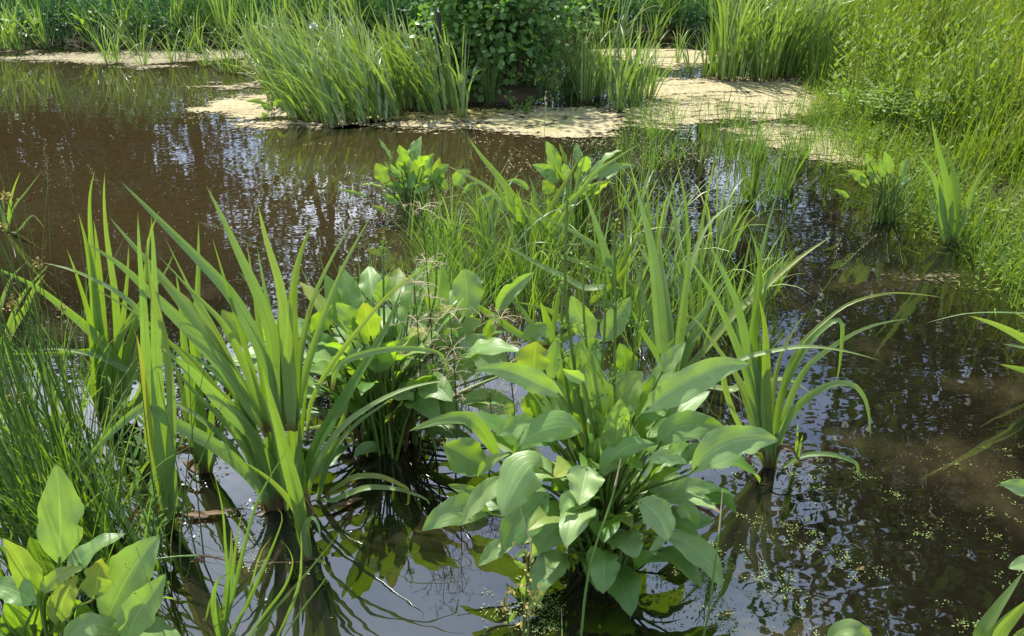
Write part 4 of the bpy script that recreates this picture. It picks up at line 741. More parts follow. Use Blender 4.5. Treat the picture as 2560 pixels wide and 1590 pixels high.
# ---------------------------------------------------------------- the large water plantain, centre right
Gp = Plant('water_plantain', 'largest water plantain with broad drooping leaves and tall flower stalks', 'water plantain', gnd(8, (1745, 1000)))
for reg, pts, wd, kw in [
    (8, [(1375, 390), (1290, 360), (1200, 480), (1140, 600), (1108, 718)], 290, dict(tint=.85, dyj=-.12, dyt=-.2, cup=-.3)),
    (8, [(1410, 545), (1290, 660), (1180, 790), (1090, 932)], 240, dict(tint=.25, dyj=-.1, dyt=-.16)),
    (8, [(1670, 365), (1650, 450), (1632, 540), (1612, 632)], 240, dict(tint=1., dyj=-.16, dyt=-.24, yel=.12, wav=.25, shape=.25)),
    (8, [(1010, 690), (870, 650), (710, 690), (550, 805)], 190, dict(tint=.6, dyj=-.08, dyt=-.14)),
    (8, [(1095, 430), (990, 520), (900, 630), (815, 762)], 120, dict(tint=.9, dyj=-.1, dyt=-.18, yel=.2)),
    (8, [(1000, 390), (900, 330), (800, 270), (695, 225)], 235, dict(tint=.4, dyj=.02, dyt=.02, yel=.05, shape=.55)),
    (8, [(1640, 128), (1500, 95), (1360, 125), (1205, 230)], 205, dict(tint=.45, dyj=-.1, dyt=-.16, cup=-.2)),
    (8, [(1330, 50), (1210, 80), (1130, 110), (1050, 160)], 125, dict(tint=.6, dyj=-.02, dyt=-.04)),
    (8, [(1170, 890), (1080, 910), (1010, 960), (932, 1040)], 120, dict(tint=.7, dyj=-.1, dyt=-.14)),
    (8, [(1555, 740), (1450, 780), (1380, 850), (1312, 965)], 210, dict(tint=.15, dyj=-.1, dyt=-.14)),
    (8, [(1610, 590), (1560, 580), (1520, 620), (1495, 690)], 110, dict(tint=.6, dyj=-.14, dyt=-.18)),
    (8, [(1750, 440), (1840, 310), (1960, 225), (2130, 215)], 150, dict(tint=.4, dyj=-.1, dyt=-.08, cup=-.3)),
    (8, [(1725, 110), (1722, -60), (1700, -220), (1635, -470)], 190, dict(tint=.3, dyj=-.04, dyt=0., yel=.1, cup=.15)),
    (5, [(1815, 1500), (1870, 1380), (1940, 1270), (2042, 1158)], 245, dict(tint=.35, dyj=-.02, dyt=.0, yel=.25, shape=.55)),
    (5, [(2030, 1440), (2180, 1330), (2420, 1190), (2600, 1120), (2780, 1112)], 195, dict(tint=1., dyj=-.05, dyt=.0, roll=-.2)),
    (9, [(-40, 240), (60, 120), (230, 85), (415, 110)], 180, dict(tint=.55, dyj=-.02, dyt=.03)),
    (9, [(200, 410), (280, 310), (450, 210), (620, 180), (775, 195)], 245, dict(tint=.95, dyj=-.08, dyt=-.06, roll=-.15)),
    (9, [(-60, 610), (60, 545), (200, 510), (392, 520)], 135, dict(tint=.75, dyj=-.06, dyt=-.04)),
    (8, [(2010, 600), (2110, 660), (2180, 760), (2205, 875)], 200, dict(tint=.9, dyj=-.14, dyt=-.2)),
    (8, [(2260, 650), (2340, 680), (2380, 750), (2385, 815)], 140, dict(tint=.5, dyj=-.08, dyt=-.1)),
    (9, [(0, 830), (170, 890), (310, 1020), (392, 1190)], 165, dict(tint=.6, dyj=-.12, dyt=-.2)),
    (8, [(1985, 1065), (2090, 960), (2230, 980), (2372, 1075)], 105, dict(tint=.1, dyj=-.08, dyt=-.12)),
    (8, [(2070, 345), (2150, 305), (2240, 310), (2350, 350)], 85, dict(tint=.95, dyj=-.12, dyt=-.12)),
    (5, [(1510, 1325), (1390, 1260), (1200, 1170), (1060, 1140), (905, 1150)], 165, dict(tint=.8, dyj=-.05, dyt=-.1)),
    (5, [(1310, 1190), (1310, 1110), (1315, 1040), (1330, 955)], 215, dict(tint=.4, dyj=.08, dyt=.08, yel=.55, shape=.6)),
    (5, [(1300, 1470), (1300, 1400), (1310, 1340), (1325, 1260)], 160, dict(tint=.3, dyj=.08, dyt=.08, yel=.5)),
    (5, [(1625, 1230), (1640, 1120), (1680, 1020), (1745, 935)], 215, dict(tint=.4, dyj=.08, dyt=.1, shape=.55)),
    (5, [(1905, 1220), (1925, 1120), (1915, 1040), (1885, 965)], 170, dict(tint=.1, dyj=.08, dyt=.1)),
    (5, [(1430, 1230), (1435, 1100), (1460, 980), (1485, 895)], 100, dict(tint=1., dyj=.08, dyt=.1)),
    (5, [(2165, 1180), (2220, 1090), (2270, 1030), (2332, 955)], 115, dict(tint=.9, dyj=.05, dyt=.08, yel=.1)),
    (5, [(1650, 1230), (1590, 1195), (1540, 1170), (1505, 1135)], 90, dict(tint=1., dyj=-.06, dyt=-.08, cup=.7)),
    (8, [(1090, 360), (970, 140), (860, 40), (660, 60), (465, 130)], 95, dict(tint=.4, dyj=.0, dyt=-.02, yel=.1)),
    (8, [(930, 440), (980, 370), (1050, 310), (1150, 282)], 70, dict(tint=.7, dyj=-.05, dyt=-.05, yel=.3)),
    (8, [(1000, 560), (920, 550), (830, 520), (725, 490)], 80, dict(tint=.8, dyj=.02, dyt=.02)),
    (8, [(1530, 520), (1490, 470), (1430, 430), (1370, 470)], 150, dict(tint=.1, dyj=-.02, dyt=-.04)),
    (8, [(2000, 60), (2060, -10), (2150, -60), (2260, -110)], 190, dict(tint=.2, dyj=0, dyt=.05)),
    (8, [(1620, 250), (1590, 150), (1540, 60), (1480, -40)], 190, dict(tint=.1, dyj=.03, dyt=.05)),
    (8, [(1850, 200), (1900, 100), (1950, 20), (2000, -60)], 180, dict(tint=.1, dyj=.05, dyt=.08)),
    (9, [(100, 350), (180, 290), (240, 240), (300, 200)], 110, dict(tint=.2, dyj=.0, dyt=.05)),
    (8, [(2100, 560), (2160, 480), (2220, 440), (2300, 420)], 120, dict(tint=.6, dyj=-.04, dyt=-.02)),
    (9, [(60, 640), (130, 680), (200, 720), (340, 730)], 150, dict(tint=.05, dyj=-.02, dyt=.0)),
    (8, [(1720, 640), (1700, 700), (1640, 740), (1600, 780)], 100, dict(tint=.3, dyj=-.1, dyt=-.13)),
    (8, [(1960, 830), (1900, 850), (1860, 890), (1840, 930)], 110, dict(tint=.2, dyj=-.08, dyt=-.1)),
    (8, [(2130, 820), (2170, 830), (2140, 900), (2080, 940)], 60, dict(tint=.7, dyj=-.12, dyt=-.14)),
    (8, [(1460, 250), (1400, 180), (1250, 200), (1160, 310)], 100, dict(tint=.3, dyj=.0, dyt=-.02)),
]: broadleaf(Gp, reg, pts, wd, **kw)
# bare stalks in the heart of the plant
for i in range(34):
    a = rng.uniform(0, 6.28); h = rng.uniform(.16, .34); l_ = rng.uniform(.02, .13)
    b0 = Gp.base+[rng.normal(0, .035), rng.normal(0, .03), -.02]; C, r_ = stemline(b0, b0+[math.cos(a)*l_, math.sin(a)*l_*.8, h], [0, 0, .02], .006, .003)
    mb = MB(); tube(mb, C, r_, 7, (rng.uniform(0, .5), 0, 0)); mb.build('stalk', MAT['stalk' if i % 5 else 'dead'], Gp.o, Gp.base)
for i in range(46): autoleaf(Gp, rng.uniform(0, 6.28), rng.uniform(.05, .24), rng.uniform(.05, .34), rng.uniform(.13, .22), rng.uniform(.06, .105), rng.uniform(.3, 1.1), rng.choice([.05, .15, .3, .6, .9]))
for i in range(26): autoleaf(Gp, rng.uniform(0, 6.28), rng.uniform(.04, .16), rng.uniform(.26, .44), rng.uniform(.14, .21), rng.uniform(.07, .105), rng.uniform(-.15, .35), rng.uniform(.2, 1.))
for i in range(14): autoleaf(H, rng.uniform(0, 6.28), rng.uniform(.05, .2), rng.uniform(.06, .25), rng.uniform(.13, .2), rng.uniform(.06, .09), .6)
def flower_stalk(pl, reg, foot, top, nodes, r, dy=.05, wh=.10, label=None):
    """upright stalk with whorls of side branches carrying buds"""
    C = blade_path(pl.Y0, reg, [foot, top], dy, 16); C[0] = pl.base+[rng.normal(0, .03), rng.normal(0, .03), -.02]; C = spline([C[0], C[5], C[-1]], 16)
    mb = MB(); tube(mb, C, np.linspace(r*1.25, r*.6, 16), 7, (.5, 0, 0)); st = mb.build('flower_stalk', MAT['stalk'], pl.o, pl.base)
    for u in nodes:
        p = C[int(u*15)]; bm = fm = MB()
        for k in range(rng.integers(4, 6)):
            a = rng.uniform(0, 6.28); L_ = wh*(1.25-u)*rng.uniform(.6, 1.3); e = p+np.array([math.cos(a)*.62, math.sin(a)*.62, .85])*L_
            q = spline([p, p+(e-p)*.5-[0, 0, .006], e], 6); tube(bm, q, np.linspace(.0013, .0006, 6), 4, (.7, 0, 0))
            for b in range(6):
                c = q[rng.integers(3, 6)]+rng.normal(0, .006, 3)*[1, 1, 1.2]; leaves(fm, c[None], rdir(1, .8), rdir(1), .009, .0055)
        bm.build('whorl', MAT['grass'], st, pl.base)
    fm = MB(); k = 22; leaves(fm, C[-1]+rng.normal(0, .008, (k, 3))*[1, 1, 2.4]-[0, 0, .01], rdir(k, 1.), rdir(k), .010, .005)
    fm.build('bud_cluster', MAT['grass'], st, pl.base)
for foot, top, nodes, r in [((1540, 1200), (1535, 0), (.62, .8, .92), .0048), ((1495, 1300), (1515, 560), (.8, .93), .0045), ((1860, 1160), (1850, 180), (.4, .66, .85), .0046), ((1775, 1160), (1790, 560), (.65, .85), .0046),
    ((1650, 1000), (1645, 440), (.6, .85), .004), ((2000, 1100), (2035, 380), (.55, .8), .0042)]:
    flower_stalk(Gp, 5, foot, top, nodes, r)

# ---------------------------------------------------------------- water plantain behind the largest iris
Fp = Plant('water_plantain', 'water plantain with many dark stalks between iris and largest plantain', 'water plantain', gnd(8, (320, 180)))
for reg, pts, wd, kw in [
    (5, [(555, 1110), (620, 1200), (670, 1320), (680, 1440)], 225, dict(tint=.55, dyj=-.06, dyt=-.1)), (5, [(205, 975), (175, 880), (165, 790), (190, 690)], 165, dict(tint=.25, yel=.05)),
    (5, [(120, 865), (70, 790), (20, 740), (-30, 690)], 130, dict(tint=1.)), (4, [(2300, 1045), (2200, 990), (2130, 950), (2068, 900)], 165, dict(tint=.05, dyj=-.05)), (4, [(2105, 895), (2160, 830), (2200, 770), (2246, 708)], 125, dict(tint=.1)),
    (4, [(1660, 1000), (1610, 900), (1550, 810), (1495, 738)], 150, dict(tint=.5, yel=.3, dyj=.05, dyt=.08)), (5, [(255, 700), (285, 630), (310, 570), (322, 498)], 120, dict(tint=1., dyj=.1, dyt=.12)),
    (5, [(645, 830), (655, 700), (670, 560), (682, 418)], 150, dict(tint=.8, dyj=.1, dyt=.15)), (5, [(838, 815), (855, 700), (850, 560), (835, 458)], 190, dict(tint=1., dyj=.1, dyt=.15, shape=.65)),
    (5, [(1062, 775), (1110, 660), (1200, 570), (1318, 485)], 105, dict(tint=.9, dyj=.15, dyt=.18, cup=.6)), (5, [(700, 970), (790, 910), (880, 850), (962, 806)], 150, dict(tint=.5, yel=.35, dyj=.05, dyt=.08)),
    (5, [(1140, 1135), (1020, 1060), (900, 980), (785, 935)], 215, dict(tint=.95, dyj=.0, dyt=.04)), (5, [(565, 1000), (500, 965), (440, 960), (372, 978)], 90, dict(tint=.8, dyj=-.04, dyt=-.06)),
    (5, [(750, 1215), (830, 1150), (920, 1110), (1000, 1120)], 130, dict(tint=.9)), (5, [(1175, 1485), (1080, 1390), (940, 1340), (785, 1360)], 180, dict(tint=.85, dyj=-.02, dyt=-.06)),
    (8, [(262, 262), (210, 235), (150, 250), (90, 312)], 72, dict(tint=.5, dyj=-.08, dyt=-.12)), (5, [(210, 1350), (120, 1340), (30, 1310), (-65, 1285)], 185, dict(tint=.0, dyj=-.03, dyt=-.06)),
    (5, [(155, 985), (90, 1000), (40, 1060), (0, 1155)], 120, dict(tint=.95, dyj=-.06, dyt=-.1)), (5, [(640, 1000), (700, 930), (760, 900), (800, 930)], 110, dict(tint=.3)), (5, [(1250, 960), (1300, 900), (1360, 880), (1420, 930)], 120, dict(tint=.8, dyj=.1, dyt=.1)),
    (8, [(200, 60), (120, 20), (40, 30), (-40, 90)], 130, dict(tint=.05)), (8, [(420, -40), (480, -90), (540, -60), (640, 0)], 100, dict(tint=.3)), (4, [(1800, 960), (1740, 900), (1700, 880), (1660, 900)], 110, dict(tint=.9, dyj=.05)),
    (5, [(60, 1180), (-20, 1190), (-80, 1150), (-140, 1080)], 120, dict(tint=.1)), (5, [(480, 1090), (420, 1020), (330, 1000), (260, 1040)], 110, dict(tint=.4, dyj=.03)), (5, [(1700, 960), (1640, 820), (1590, 720), (1560, 640)], 160, dict(tint=1., dyj=.3, dyt=.32)),
    (5, [(1780, 960), (1850, 830), (1910, 740), (1968, 650)], 150, dict(tint=1., dyj=.3, dyt=.32)), (5, [(980, 960), (1000, 880), (1030, 820), (1060, 780)], 70, dict(tint=.4, dyj=.1, dyt=.1)),
]: broadleaf(Fp, reg, pts, wd, **kw)
for i in range(40):
    a = rng.uniform(0, 6.28); h = rng.uniform(.14, .32); l_ = rng.uniform(.02, .16)
    b0 = Fp.base+[rng.normal(0, .07), rng.normal(0, .05), -.02]; C, r_ = stemline(b0, b0+[math.cos(a)*l_, math.sin(a)*l_*.8, h], [0, 0, .02], .006, .003)
    mb = MB(); tube(mb, C, r_, 7, (rng.uniform(0, .5), 0, 0)); mb.build('stalk', MAT['stalk' if i % 4 else 'dead'], Fp.o, Fp.base)
for foot, top, nodes, r in [((300, 1000), (290, 260), (.75, .95), .0045), ((640, 900), (625, 240), (.7, .92), .0045), ((490, 900), (500, 560), (.9,), .004)]:
    flower_stalk(Fp, 5, foot, top, nodes, r, wh=.06)

for i in range(24): autoleaf(Fp, rng.uniform(0, 6.28), rng.uniform(.1, .34), rng.uniform(.26, .42), rng.uniform(.14, .22), rng.uniform(.07, .10), rng.uniform(-.1, .4), rng.uniform(.3, 1.), off=.12)
for i in range(52): autoleaf(Fp, rng.uniform(0, 6.28), rng.uniform(.05, .3), rng.uniform(.06, .36), rng.uniform(.14, .22), rng.uniform(.06, .10), rng.uniform(.2, .9), off=.09)
# dried flower panicles left from last year: thin straw-coloured whorls
def dry_panicle(reg, foot, top, lab, whorls=5, wh=.06):
    base = gnd(8, (700, 330)); base = np.array([pix(*src(reg, foot), 2.0)[0], 2.0+rng.uniform(-.1, .12), -.02])
    pl = Plant('dry_flower_panicle', lab, 'dry stalk', base)
    tp = pix(*src(reg, top), base[1]+.05); C = spline([base, base+(tp-base)*.5+[.01, 0, .0], tp], 16); mb = MB(); tube(mb, C, np.linspace(.0032, .0012, 16), 6); mb.build('stem', MAT['dead'], pl.o, pl.base)
    for w_ in range(whorls):
        m2 = MB()
        p = C[int(np.interp(w_, [0, whorls-1], [6, 15]))]
        for k in range(6):
            a = k*1.05+rng.uniform(-.3, .3); ln = wh*rng.uniform(.6, 1.2); e = p+np.array([math.cos(a), math.sin(a), rng.uniform(-.2, .4)])*ln
            tube(m2, spline([p, (p+e)/2+[0, 0, .008], e], 4), np.linspace(.0010, .0006, 4), 4, (rng.uniform(), 0, 0))
            for s_ in (.55, 1.):
                c = p+(e-p)*s_
                for j in range(4):
                    f = c+rdir(1)[0]*ln*.32; tube(m2, np.array([c, (c+f)/2, f]), np.array([.0006, .0005, .0004]), 4, (rng.uniform(), 0, 0))
        m2.build('whorl', MAT['dry'], pl.o, pl.base)
for reg, foot, top, lab in [(5, (1190, 1480), (1085, 800), 'dry straw panicle leaning over the pale broad leaves'), (5, (490, 1100), (500, 560), 'dry straw panicle standing before the round-ended pale leaf'), 
    (5, (560, 700), (550, 60), 'dry straw panicle below the middle plantain'), (5, (1000, 1500), (1010, 1300), 'lowest dry straw panicle beside the largest plantain'), (5, (760, 1100), (740, 760), 'dry straw panicle against the yellow-green leaf')]:
    dry_panicle(reg, foot, top, lab)

# ---------------------------------------------------------------- iris at the right
Ip = Plant('iris_plant', 'iris with long leaves arching over the open water on the right', 'iris', gnd(9, (720, 372)))
for reg, pts, wd, kw in [
    (6, [(700, 1800), (650, 1350), (560, 1000), (490, 700), (380, 450), (280, 255)], 76, dict(dy=.05, tint=.6, yel=0)), (6, [(705, 1800), (640, 1200), (600, 900), (640, 650), (640, 400), (580, 200)], 62, dict(dy=.06, tint=.1)),
    (6, [(710, 1800), (650, 1200), (615, 700), (650, 420), (700, 180), (775, -80)], 46, dict(dy=.1, tint=.95)), (6, [(715, 1800), (690, 1400), (690, 1100), (680, 850), (638, 655)], 70, dict(dy=-.06, yel=.25)),
    (6, [(735, 1800), (800, 1300), (950, 1000), (1060, 880), (1165, 808), (1200, 830), (1200, 950), (1180, 1150), (1148, 1285)], 50, dict(dy=-.05, n=40, tint=.35)),
    (6, [(740, 1800), (800, 1500), (950, 1150), (1180, 960), (1400, 850), (1670, 800)], 42, dict(dy=-.05, tint=1., yel=.2)), (6, [(730, 1800), (800, 1250), (920, 980), (1070, 830), (1250, 700), (1500, 632), (1700, 635), (1900, 662)], 26, dict(dy=.1, tint=.9, yel=.6, n=30)),
    (6, [(690, 1800), (500, 1500), (400, 1150), (520, 1075), (700, 1025), (950, 988), (1200, 1015), (1470, 1087)], 38, dict(dy=-.1, tint=1., n=34)), (6, [(715, 1800), (730, 1350), (780, 1080), (860, 900), (962, 755)], 36, dict(yel=.6)),
    (9, [(790, 400), (880, 320), (1000, 285), (1150, 290), (1270, 330), (1305, 360), (1310, 450), (1280, 620)], 30, dict(dy=-.06, tint=.5, n=36)), (6, [(745, 1800), (800, 1560), (880, 1420), (1000, 1310), (1150, 1240), (1280, 1250), (1350, 1330), (1380, 1430), (1395, 1610)], 50, dict(dy=-.1, tint=.7, n=36)),
    (6, [(700, 1800), (570, 1200), (440, 860), (340, 650), (240, 500), (140, 340)], 60, dict(dy=.06, tint=.95)), (6, [(690, 1800), (600, 1500), (520, 1280), (440, 1130)], 46, dict(tint=.6)), (6, [(710, 1800), (640, 1250), (625, 950), (670, 700), (700, 560), (780, 430), (865, 335)], 52, dict(dy=.08, tint=.2)),
    (6, [(720, 1800), (680, 1500), (640, 1300), (610, 1100)], 70, dict(tint=.4)), (6, [(730, 1800), (760, 1450), (830, 1200), (900, 1060)], 40, dict(tint=.2)), (6, [(700, 1800), (600, 1400), (470, 1150), (330, 960), (200, 800), (70, 760)], 40, dict(tint=1., dy=.1))]:
    blade(Ip, reg, pts, wd, **kw)
dead_skirt(Ip, 1832, 1100, 2)
sp_ = Plant('iris_shoot', 'tiny pale shoot standing in blue water right of the right iris', 'iris', gnd(9, (890, 350)))
for pts, wd in [([(885, 350), (895, 250), (905, 60)], 20), ([(895, 350), (910, 260), (938, 150)], 22)]: blade(sp_, 9, pts, wd, tint=.9, yel=.2)
I2 = Plant('iris_plant', 'iris with a long leaf slanting up right behind the largest plantain', 'iris', gnd(5, (2250, 1260)))
for reg, pts, wd, kw in [(6, [(90, 1260), (130, 1180), (240, 1050), (340, 930), (480, 760), (650, 615), (900, 400), (1125, 248)], 56, dict(dy=.15, yel=.6, tint=.3)), (5, [(2200, 1260), (2170, 950), (2140, 600), (2100, 300), (2020, 0), (1985, -110)], 84, dict(dy=.12, tint=.9, yel=0)),
    (5, [(2270, 1260), (2290, 970), (2315, 760), (2345, 480), (2368, 215)], 62, dict(dy=.1, yel=.1, tint=.5)), (6, [(70, 1260), (0, 1050), (150, 880), (270, 750), (400, 560), (520, 405)], 42, dict(tint=1., dy=.15)), (6, [(60, 1260), (100, 900), (160, 520), (230, 300), (320, 140), (490, 5)], 46, dict(tint=1., dy=.2)),
    (6, [(50, 1260), (100, 900), (120, 560), (60, 400), (-10, 270)], 46, dict(tint=.9, dy=.2)), (6, [(80, 1260), (180, 950), (290, 750), (330, 620)], 50, dict(tint=.2)), (5, [(2230, 1260), (2150, 1060), (2050, 900), (1960, 720)], 44, dict(tint=.6)), (5, [(2260, 1260), (2230, 900), (2200, 640), (2140, 220)], 56, dict(tint=.95, dy=.2)),
    (9, [(220, 30), (300, -40), (500, -170), (720, -215), (850, -215), (1000, -120)], 46, dict(dy=-.1, tint=1., n=30)), (5, [(2280, 1260), (2360, 1000), (2450, 850), (2480, 700)], 44, dict(tint=.3)), (5, [(2200, 1260), (2120, 900), (2060, 700), (2010, 500), (1975, 330)], 40, dict(dy=.2))]:
    blade(I2, reg, pts, wd, **kw)

# ---------------------------------------------------------------- tangle of irises in the middle
K = Plant('iris_plant', 'iris tangle with leaves spreading both ways in the middle water', 'iris', gnd(5, (1290, 400)))
for reg, pts, wd, kw in [(2, [(1290, 1720), (1250, 1490), (1160, 1320), (1060, 1180), (960, 1060), (858, 920)], 58, dict(tint=.7)), (2, [(1270, 1720), (1200, 1500), (1100, 1380), (1000, 1270), (850, 1180), (690, 1105)], 36, dict(tint=1.)),
    (5, [(1280, 440), (1250, 415), (1100, 330), (950, 240), (800, 175), (605, 150)], 28, dict(tint=1.)), (5, [(1290, 560), (1200, 560), (1060, 510), (960, 420), (830, 290), (660, 180)], 42, dict(tint=.7, dy=-.1)), (2, [(1300, 1720), (1320, 1500), (1310, 1300), (1270, 1180)], 46, dict(yel=.2)), (2, [(1290, 1720), (1270, 1512), (1230, 1400), (1190, 1270)], 36, {}),
    (5, [(1290, 400), (1210, 200), (1150, 60), (1080, -60), (1040, -160)], 60, dict(tint=.5)), (5, [(1280, 400), (1230, 250), (1200, 80), (1190, -50)], 44, {}), (5, [(1300, 400), (1400, 200), (1500, 50), (1600, -30), (1720, -180), (1880, -290), (2040, -390)], 38, dict(tint=1.)),
    (5, [(1310, 400), (1440, 220), (1540, 60), (1640, -60), (1760, -120), (1890, -100)], 30, dict(tint=1.)), (2, [(1330, 1720), (1400, 1460), (1500, 1270), (1560, 1170), (1628, 1032)], 42, dict(yel=.3)), (5, [(1300, 400), (1310, 250), (1300, 60), (1290, -60)], 42, dict(yel=.2)), (5, [(1280, 400), (1180, 150), (1130, 0), (1120, -130)], 40, dict(tint=.8)), (2, [(1340, 1720), (1560, 1420), (1610, 1200), (1655, 1045)], 40, dict(yel=.4, dy=.2))]:
    blade(K, reg, pts, wd, **kw)
K2 = Plant('iris_plant', 'iris with long low leaves crossing left above the largest plantain', 'iris', gnd(5, (1930, 820)))
for pts, wd, kw in [([(1900, 820), (1830, 600), (1650, 590), (1520, 520), (1350, 440), (1200, 350), (1050, 288)], 42, dict(tint=1., n=32)), ([(1930, 820), (1900, 560), (1830, 420), (1750, 330), (1620, 240), (1450, 150), (1280, 80)], 42, dict(tint=.9, n=32)), ([(1950, 820), (2000, 620), (1850, 520), (1650, 430), (1450, 360), (1260, 278)], 38, dict(tint=.6, n=32)),
    ([(1900, 820), (1850, 640), (1800, 400), (1740, 200), (1640, -80)], 62, dict(tint=.9)), ([(1920, 820), (1900, 480), (1890, 300), (1880, 178)], 32, dict(tint=.1)), ([(1920, 820), (1880, 520), (1960, 330), (2052, 195)], 52, dict(tint=.1)), ([(1940, 820), (1870, 700), (1700, 690), (1850, 560), (2040, 290)], 40, dict(yel=.4)), ([(1880, 820), (1700, 880), (1580, 860), (1400, 740), (1250, 700), (1180, 690)], 46, dict(tint=.7, dy=-.1))]:
    blade(K2, 5, pts, wd, **kw)
K3 = Plant('iris_plant', 'small bright iris left of the largest plantain flower stalks', 'iris', gnd(5, (1430, 980)))
for pts, wd in [([(1440, 980), (1400, 820), (1350, 680)], 60), ([(1440, 980), (1560, 900), (1640, 810), (1745, 728)], 50), ([(1430, 980), (1300, 850), (1210, 720), (1100, 640)], 40), ([(1420, 980), (1240, 920), (1100, 830), (950, 730), (750, 620), (568, 538)], 50), ([(1430, 980), (1450, 800), (1500, 560), (1620, 420)], 34)]:
    blade(K3, 5, pts, wd, tint=rng.uniform(.3, .9))
MIDG = 'irises filling the middle water'
MQ = [(1330, 600, 1, .85), (1560, 640, 0, .9), (1500, 580, 3, .9), (1640, 690, 1, .9), (1590, 740, 3, .95), (1740, 800, 3, .9), (1080, 620, 3, .75), (1700, 640, 3, .9), (1180, 660, 1, .8), (1660, 830, 3, 1.), (1420, 690, 1, .85), (1480, 770, 3, .9), (1260, 710, 3, .8), (1150, 600, 1, .75), (1730, 610, 3, .8)]
for (px, py, k, s), lab_ in zip(MQ, rowed(MQ, [760, 680, 610], '%s thin iris from the left in the %s row of the middle tangle', ['front', 'second', 'third', 'back'])): iris_clump(gnd(0, (px, py)), k, s*.8, lab_, MIDG)

# ---------------------------------------------------------------- smaller plantains
J1 = Plant('water_plantain', 'compact water plantain standing alone in the middle water', 'water plantain', gnd(2, (500, 1480)))
for pts, wd, kw in [([(470, 1250), (440, 1180), (430, 1100), (420, 1010)], 110, dict(tint=1., dyj=.05, dyt=.08)), ([(300, 1240), (290, 1190), (270, 1150), (240, 1100)], 105, dict(tint=.4, yel=.35)), ([(520, 1240), (520, 1180), (510, 1130), (505, 1070)], 85, dict(tint=.4, yel=.2)), ([(440, 1270), (470, 1230), (480, 1180), (490, 1140)], 90, dict(tint=.05, dyj=-.06)),
    ([(640, 1240), (650, 1170), (660, 1120), (675, 1060)], 70, dict(tint=.4, yel=.35)), ([(620, 1270), (650, 1200), (680, 1150), (740, 1110)], 100, dict(tint=.95, dyj=.02)), ([(420, 1200), (390, 1170), (360, 1140), (340, 1105)], 40, dict(tint=1.)), ([(440, 1290), (400, 1270), (350, 1250), (300, 1255)], 60, dict(tint=.1)),
    ([(500, 1310), (540, 1270), (580, 1260), (620, 1240)], 60, dict(tint=1., dyj=-.06)), ([(780, 1260), (800, 1220), (830, 1180), (888, 1160)], 95, dict(tint=.9)), ([(830, 1310), (860, 1270), (900, 1240), (940, 1240)], 40, dict(tint=.9)), ([(560, 1200), (590, 1120), (610, 1070), (640, 1035)], 70, dict(tint=.7, dyj=.06, dyt=.1)), ([(560, 1270), (580, 1220), (590, 1190), (600, 1130)], 80, dict(tint=.5)), ([(370, 1380), (340, 1340), (300, 1310), (280, 1285)], 50, dict(tint=.7)),
    ([(680, 1290), (690, 1250), (680, 1220), (660, 1190)], 70, dict(tint=.5)), ([(180, 1340), (160, 1320), (90, 1300), (-20, 1270)], 26, dict(tint=.6, yel=.4)), ([(300, 1440), (290, 1420), (250, 1400), (220, 1390)], 40, dict(tint=.5, yel=1.)), ([(400, 1300), (390, 1330), (370, 1360), (330, 1330)], 50, dict(tint=.8))]:
    broadleaf(J1, 2, pts, wd, petr=.003, **kw)
for i in range(22):
    a = rng.uniform(0, 6.28); b0 = J1.base+[rng.normal(0, .05), rng.normal(0, .03), -.02]; l_ = rng.uniform(0, .12); C, r_ = stemline(b0, b0+[math.cos(a)*l_, math.sin(a)*l_, rng.uniform(.12, .28)], [0, 0, .01], .005, .003); mb = MB(); tube(mb, C, r_, 6, (.2, 0, 0)); mb.build('stalk', MAT['stalk'], J1.o, J1.base)
J2 = Plant('water_plantain', 'water plantain with one tall wavy leaf behind the middle irises', 'water plantain', gnd(5, (1620, 190)))
for pts, wd, kw in [([(1470, 1180), (1450, 1100), (1430, 1030), (1388, 950)], 90, dict(tint=.8, dyj=.08, dyt=.1)), ([(1450, 1230), (1420, 1180), (1370, 1140), (1295, 1112)], 80, dict(tint=1.)), ([(1490, 1220), (1440, 1190), (1390, 1170), (1350, 1170)], 90, dict(tint=.9)), ([(1430, 1310), (1410, 1270), (1390, 1240), (1370, 1215)], 80, dict(tint=.4, yel=.2)),
    ([(1700, 1200), (1780, 1170), (1860, 1130), (1990, 1115)], 60, dict(tint=.95)), ([(1530, 1220), (1530, 1170), (1520, 1140), (1510, 1100)], 70, dict(tint=.9)), ([(1460, 1420), (1430, 1390), (1390, 1380), (1365, 1395)], 70, dict(tint=1.)), ([(1680, 1330), (1720, 1290), (1750, 1260), (1800, 1240)], 70, dict(tint=.6)), ([(1080, 1310), (1030, 1320), (970, 1340), (910, 1375)], 50, dict(tint=.9)), ([(1280, 1290), (1230, 1240), (1180, 1220), (1120, 1225)], 40, dict(tint=.9)), ([(1560, 1330), (1540, 1300), (1500, 1290), (1450, 1290)], 60, dict(tint=.5)), ([(1640, 1440), (1680, 1390), (1700, 1350), (1730, 1300)], 60, dict(tint=.3))]:
    broadleaf(J2, 2, pts, wd, petr=.003, **kw)
for pl_, k_ in ((J1, 14), (J2, 14)):
    for i in range(k_): autoleaf(pl_, rng.uniform(0, 6.28), rng.uniform(.03, .16), rng.uniform(.14, .34), rng.uniform(.11, .17), rng.uniform(.05, .08), rng.uniform(.0, .7))
N1 = Plant('water_plantain', 'upright water plantain at the edge of the right bank', 'water plantain', gnd(3, (1480, 1490)))
